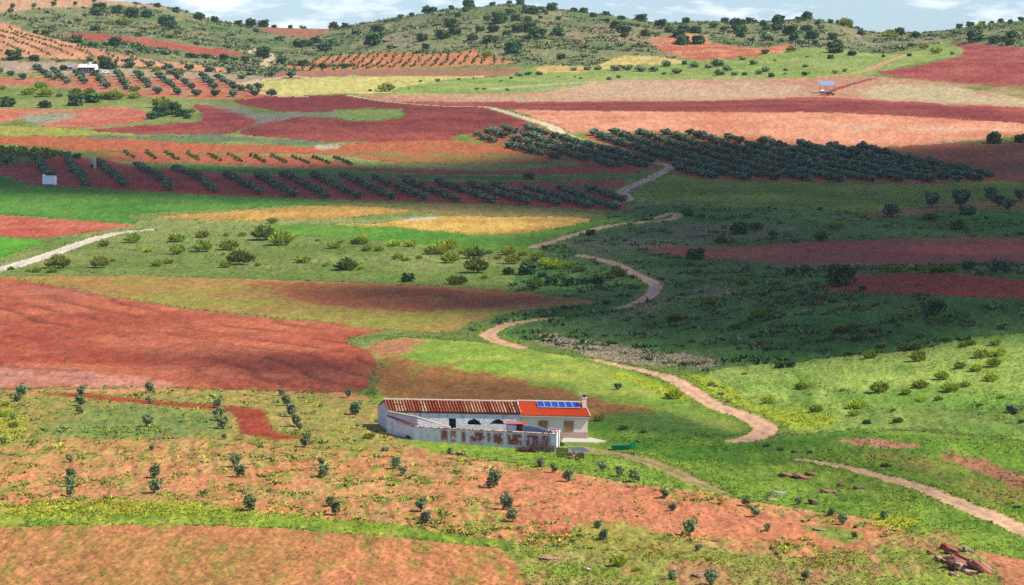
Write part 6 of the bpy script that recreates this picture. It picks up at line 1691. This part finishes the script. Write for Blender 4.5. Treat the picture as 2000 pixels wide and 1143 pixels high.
oc = bpy.data.objects.new('rock_outcrop', None); COL.objects.link(oc); oc.location = P0
tag(oc, 'layered reddish rock outcrop at the lower right corner', 'rock outcrop')
RED_R, PINK_R, GREY_R = (188, 120, 100), (222, 176, 152), (186, 168, 150)
for k, (u, v, w, h, tl, col) in enumerate([(1874, 1103, 60, 26, .42, RED_R), (1866, 1096, 46, 13, .45, PINK_R), (1884, 1110, 44, 16, .35, PINK_R), (1917, 1112, 52, 20, .62, RED_R), (1926, 1108, 46, 10, .62, PINK_R),
                                        (1858, 1076, 30, 16, .35, RED_R), (1851, 1069, 34, 12, .3, (196, 96, 70)), (1880, 1090, 40, 12, .42, RED_R), (1895, 1117, 30, 10, .1, PINK_R), (1838, 1092, 26, 10, .4, PINK_R), (1866, 1072, 22, 10, .2, RED_R)]):
    p = at_px(u, v + h * .3); r = math.hypot(p.x, p.y); m = r / F_PX
    o = obj('rock_slab', rock_mesh('rock_slab', w * m * .45, w * m * .32, h * m * .52, tl, col, 200 + k), oc, p - P0 + Vector((0, 0, h * m * .25)), .15)
for k, (u, v, w, h, tl, col, lb) in enumerate([
        (1891, 1077, 22, 10, .5, GREY_R, 'grey boulder just above the red outcrop'), (1864, 1124, 22, 7, .45, PINK_R, 'flat pink stone just below the red outcrop'), (1907, 1131, 8, 3, .3, PINK_R, 'little pale stone below the red outcrop'),
        (1536, 930, 30, 8, .3, (206, 140, 112), 'left red earthy rock in the meadow above the orchard'), (1566, 934, 34, 9, .35, (200, 132, 108), 'middle red earthy rock with slanting top in the meadow'), (1584, 927, 20, 6, .3, (202, 128, 104), 'right small red rock in the meadow'),
        (1618, 962, 30, 7, .2, (196, 150, 130), 'pale pink flat rock below the red rocks'), (1642, 949, 16, 7, .2, (184, 104, 92), 'small red rock beside the lower track'), (1678, 955, 22, 7, .2, (150, 120, 112), 'dull brown rock near the lower track'),
        (1592, 985, 26, 9, .5, (110, 88, 84), 'dark slanting rock at the orchard edge'), (1524, 963, 34, 3, .08, (190, 180, 164), 'long pale grey flat rock in the meadow'), (1510, 977, 26, 4, .05, (206, 176, 150), 'short tan flat rock at the orchard edge'),
        (1601, 1035, 26, 4, .1, (186, 160, 130), 'flat tan rock in the grassy island of the orchard'), (1075, 1090, 40, 3, .05, (206, 160, 130), 'long flat pinkish rock in the bottom grass'), (1146, 1112, 16, 4, .1, (220, 190, 170), 'small pale rock in the bottom grass'),
        (1370, 1123, 34, 5, .05, (196, 160, 136), 'flat tan rock at the bottom edge of the grass'), (1820, 1082, 22, 7, .4, (206, 134, 108), 'pink slab left of the red outcrop'), (1128, 899, 8, 5, .1, (70, 66, 66), 'small dark stone below the broken crate'),
        (268, 8, 14, 6, .2, (170, 140, 130), 'brown rock on the bare left hilltop')]):
    p = at_px(u, v); m = math.hypot(p.x, p.y) / F_PX
    tag(obj('rock', rock_mesh('rock', w * m * .5, w * m * .4, h * m * .6, tl, col, 300 + k), None, p + Vector((0, 0, h * m * .06)), .3 * RG.normal()), lb, 'rock')
sp = bpy.data.objects.new('stone_pile', None); COL.objects.link(sp); sp.location = at_px(897, 888)
tag(sp, 'small heap of tan stones in the grass before the yard wall', 'stone pile')
for k in range(6):
    obj('stone', rock_mesh('stone', .32, .25, .17, .2, (222, 178, 132), 400 + k), sp, (-.75 + .3 * k, RG.normal() * .2, .12 + (.16 if k in (2, 3) else 0)), RG.random() * 3)
lst, lf, nb = [], [], 0
for k in range(26):
    p = at_px(RG.uniform(18, 84), RG.uniform(1100, 1126)); s_ = RG.uniform(.03, .09)
    V, F = np.array([(1, 0, 0), (0, 1, 0), (-1, 0, 0), (0, -1, 0), (0, 0, .8), (0, 0, -.6)]) * s_ * RG.uniform(.6, 1.3, (6, 3)), np.array([(0, 1, 4), (1, 2, 4), (2, 3, 4), (3, 0, 4), (1, 0, 5), (2, 1, 5), (3, 2, 5), (0, 3, 5)])
    lst.append(V + np.array(p)); lf.append(F + nb); nb += 6
tag(obj('pebbles', mk('pebbles', np.concatenate(lst), np.concatenate(lf), [M_CONC])), 'scatter of white pebbles on the bottom orange field', 'pebbles', None, 'stuff')

# ------------------------------------------------------------------ far buildings and vehicles
def far_root(name, u, v, rz, label, cat):
    e = bpy.data.objects.new(name, None); COL.objects.link(e); p = at_px(u, v); e.location = p; e.rotation_euler = (0, 0, rz)
    tag(e, label, cat); return e
h = far_root('white_hut', 95, 362, -.08, 'small white block hut at the edge of the vivid green field', 'hut')
MB().box((0, 1.4, 1.3), (4.1, 2.8, 3.2)).build('wall', M_WHITE, h)
MB().box((0, 1.4, 2.96), (4.25, 2.95, .1)).build('roof', M_WHITE, h)
MB().box((-1.7, .6, 3.25), (.7, .7, .5)).build('chimney', M_WHITE, h)
MB().box((0, -.01, .1), (3.9, .06, .5)).build('plinth', simple_mat('grey_plinth', alb(150, 160, 178), .9, .1), h)
s_ = far_root('stone_silo', 182, 329, 0, 'round domed stone hut among the long olive rows', 'hut')
M_SILO = simple_mat('pale_stone', alb(226, 208, 190), .9, .2, 2, bump=.3)
MB().lathe([(1.22, -.4), (1.2, 2.5), (1.15, 2.95), (.95, 3.4), (.6, 3.75), (.2, 3.9), (.02, 3.92)], 20).build('wall', M_SILO, s_)
MB().box((-.35, -1.13, .75), (1.0, .25, 1.5)).build('door', M_DARK, s_)  # open doorway: a near-black box painted as the shade inside
M_REDW = simple_mat('maroon_wall', alb(176, 78, 92), .9, .2, 1)
f = far_root('farmhouse', 170, 144, -.05, 'far low farmhouse with white roof and maroon wall at the upper left', 'farmhouse')
MB().box((0, 3.0, 1.6), (8.6, 6, 3.6)).build('wall', M_REDW, f)
mb = MB().add([(-4.6, -.4, 3.3), (4.6, -.4, 3.3), (4.6, 3.0, 4.6), (-4.6, 3.0, 4.6), (4.6, 6.4, 3.3), (-4.6, 6.4, 3.3), (-4.6, -.4, 3.1), (4.6, -.4, 3.1), (4.6, 6.4, 3.1), (-4.6, 6.4, 3.1)],
              [(0, 1, 2, 3), (3, 2, 4, 5), (6, 7, 1, 0), (8, 9, 5, 4), (7, 8, 4, 2, 1), (9, 6, 0, 3, 5), (9, 8, 7, 6)]); mb.build('roof', M_WHITE, f)
ch = MB().box((1.2, 2.6, 5.1), (.9, .8, 1.5)).build('chimney', M_WHITE, f); MB().box((1.2, 2.6, 5.9), (1.1, 1.0, .14)).build('chimney_cap', M_WHITE, ch)
MB().box((4.36, 2.9, 1.6), (.1, 5.8, 3.4)).box((3.9, -.04, 1.5), (.8, .08, 3.0)).build('end_wall', M_WHITE, f)
for x in (-2.6, .2): 
    w = MB().box((x, -.03, 1.7), (1.2, .1, 1.1)).build('window', M_WHITE, f); MB().box((x, -.09, 1.7), (.9, .04, .85)).build('pane', M_DARK, w)
d_ = MB().box((2.2, -.03, 1.05), (1.1, .1, 2.1)).build('door', M_RUST, f)
g = far_root('metal_shed', 137, 138, .1, 'small grey blue shed left of the far farmhouse', 'shed')
MB().box((0, 1.2, .9), (2.6, 2.4, 2.2)).build('wall', simple_mat('grey_blue_wall', alb(150, 160, 168), .8, .15), g); MB().box((0, 1.1, 2.1), (3.0, 2.9, .14), tilt=.14).build('roof', M_CORR, g)
gw = far_root('garden_wall', 165, 146.5, -.02, 'low cream wall in front of the far farmhouse', 'wall')
MB().box((0, 0, .35), (11, .3, 1.1)).build('wall', M_CONC, gw)
def car(name, u, v, rz, paint, label, van=False):
    e = far_root(name, u, v, rz, label, 'car')
    body = [(-2.0, .35), (-2.05, .75), (-1.9, .95), (-1.0, 1.0), (1.1, 1.0), (1.95, .85), (2.0, .4)]
    mb = MB(); n = len(body)
    V = [(x, -.82, z) for x, z in body] + [(x, .82, z) for x, z in body]
    mb.add(V, [tuple(range(n - 1, -1, -1)), tuple(range(n, 2 * n))] + [(i, (i + 1) % n, n + (i + 1) % n, n + i) for i in range(n)]); mb.build('body', paint, e)
    cab = [(-1.85, .98), (-1.6, 1.5), (.2, 1.55), (.95, 1.0)] if not van else [(-1.95, .98), (-1.9, 1.9), (.7, 1.9), (1.3, 1.0)]
    V = [(x, -.72, z) for x, z in cab] + [(x, .72, z) for x, z in cab]; m = len(cab)
    mb = MB().add(V, [tuple(range(m - 1, -1, -1)), tuple(range(m, 2 * m))] + [(i, (i + 1) % m, m + (i + 1) % m, m + i) for i in range(m)]); mb.build('cabin', paint, e)
    for y in (-.735, .735):
        MB().box((-.4, y, 1.27), (1.7, .02, .36)).build('side_window', M_BLACK, e)
    for x in (-1.25, 1.25):
        for y in (-.78, .78):
            wh = MB(); V = []
            wh.tube([(x, y - .1, .32), (x, y + .1, .32)], .32, 12); wh.build('wheel', M_BLACK, e)
    return e
car('parked_car', 1622, 186.5, .2, simple_mat('maroon_paint', alb(140, 24, 60), .35, .05, spec=.5), 'dark red car parked under the blue roofed field shelter')
car('parked_van', 207, 144, .1, simple_mat('white_paint', (.75, .75, .74), .4, .05, spec=.5), 'small white van beside the tree at the far farmhouse', True)
sh = far_root('field_shelter', 1616, 182, .05, 'open field shelter with blue grey roof on thin posts', 'shelter')
M_BLUE = simple_mat('blue_grey_sheet', alb(158, 174, 204), .6, .08, 1)
M_POST = simple_mat('grey_post', alb(150, 140, 140), .8, .1)
MB().box((0, 2.2, 4.6), (7.2, 5.0, .12), tilt=.42).build('roof', M_BLUE, sh)
for x in (-3.3, -1.1, 1.1, 3.3):
    MB().box((x, .2, 1.72), (.14, .14, 3.9)).build('post', M_POST, sh)
for x in (-3.3, 0, 3.3):
    MB().box((x, 4.2, 2.55), (.14, .14, 5.7)).build('post', M_POST, sh)
MB().box((0, .2, 3.62), (6.9, .12, .16)).build('beam', M_POST, sh)
ground_slab('trough', [(1602, 179), (1609, 179), (1609, 180.5), (1602, 180.5)], .8, M_WHITE, 'little white trough left of the field shelter', 'trough')
# ------------------------------------------------------------------ thin summer haze
M_HAZE = bpy.data.materials.new('haze_air'); M_HAZE.use_nodes = True
hn_, hl_ = M_HAZE.node_tree.nodes, M_HAZE.node_tree.links
hn_.clear()
h_out = hn_.new('ShaderNodeOutputMaterial'); h_vol = hn_.new('ShaderNodeVolumePrincipled')
h_vol.inputs['Color'].default_value = (.80, .88, 1.0, 1)
h_vol.inputs['Density'].default_value = 0.00003
h_vol.inputs['Anisotropy'].default_value = 0.0
hl_.new(h_vol.outputs['Volume'], h_out.inputs['Volume'])
zlo, zhi = float(allV[:, 2].min()) - 1.0, 186.0
hz_o = obj('haze', MB().box((0, 1180, (zlo + zhi) / 2), (1560, 2460, zhi - zlo)).mesh('haze', M_HAZE))
tag(hz_o, 'thin blue haze of the air over the valley', 'haze', None, 'stuff')
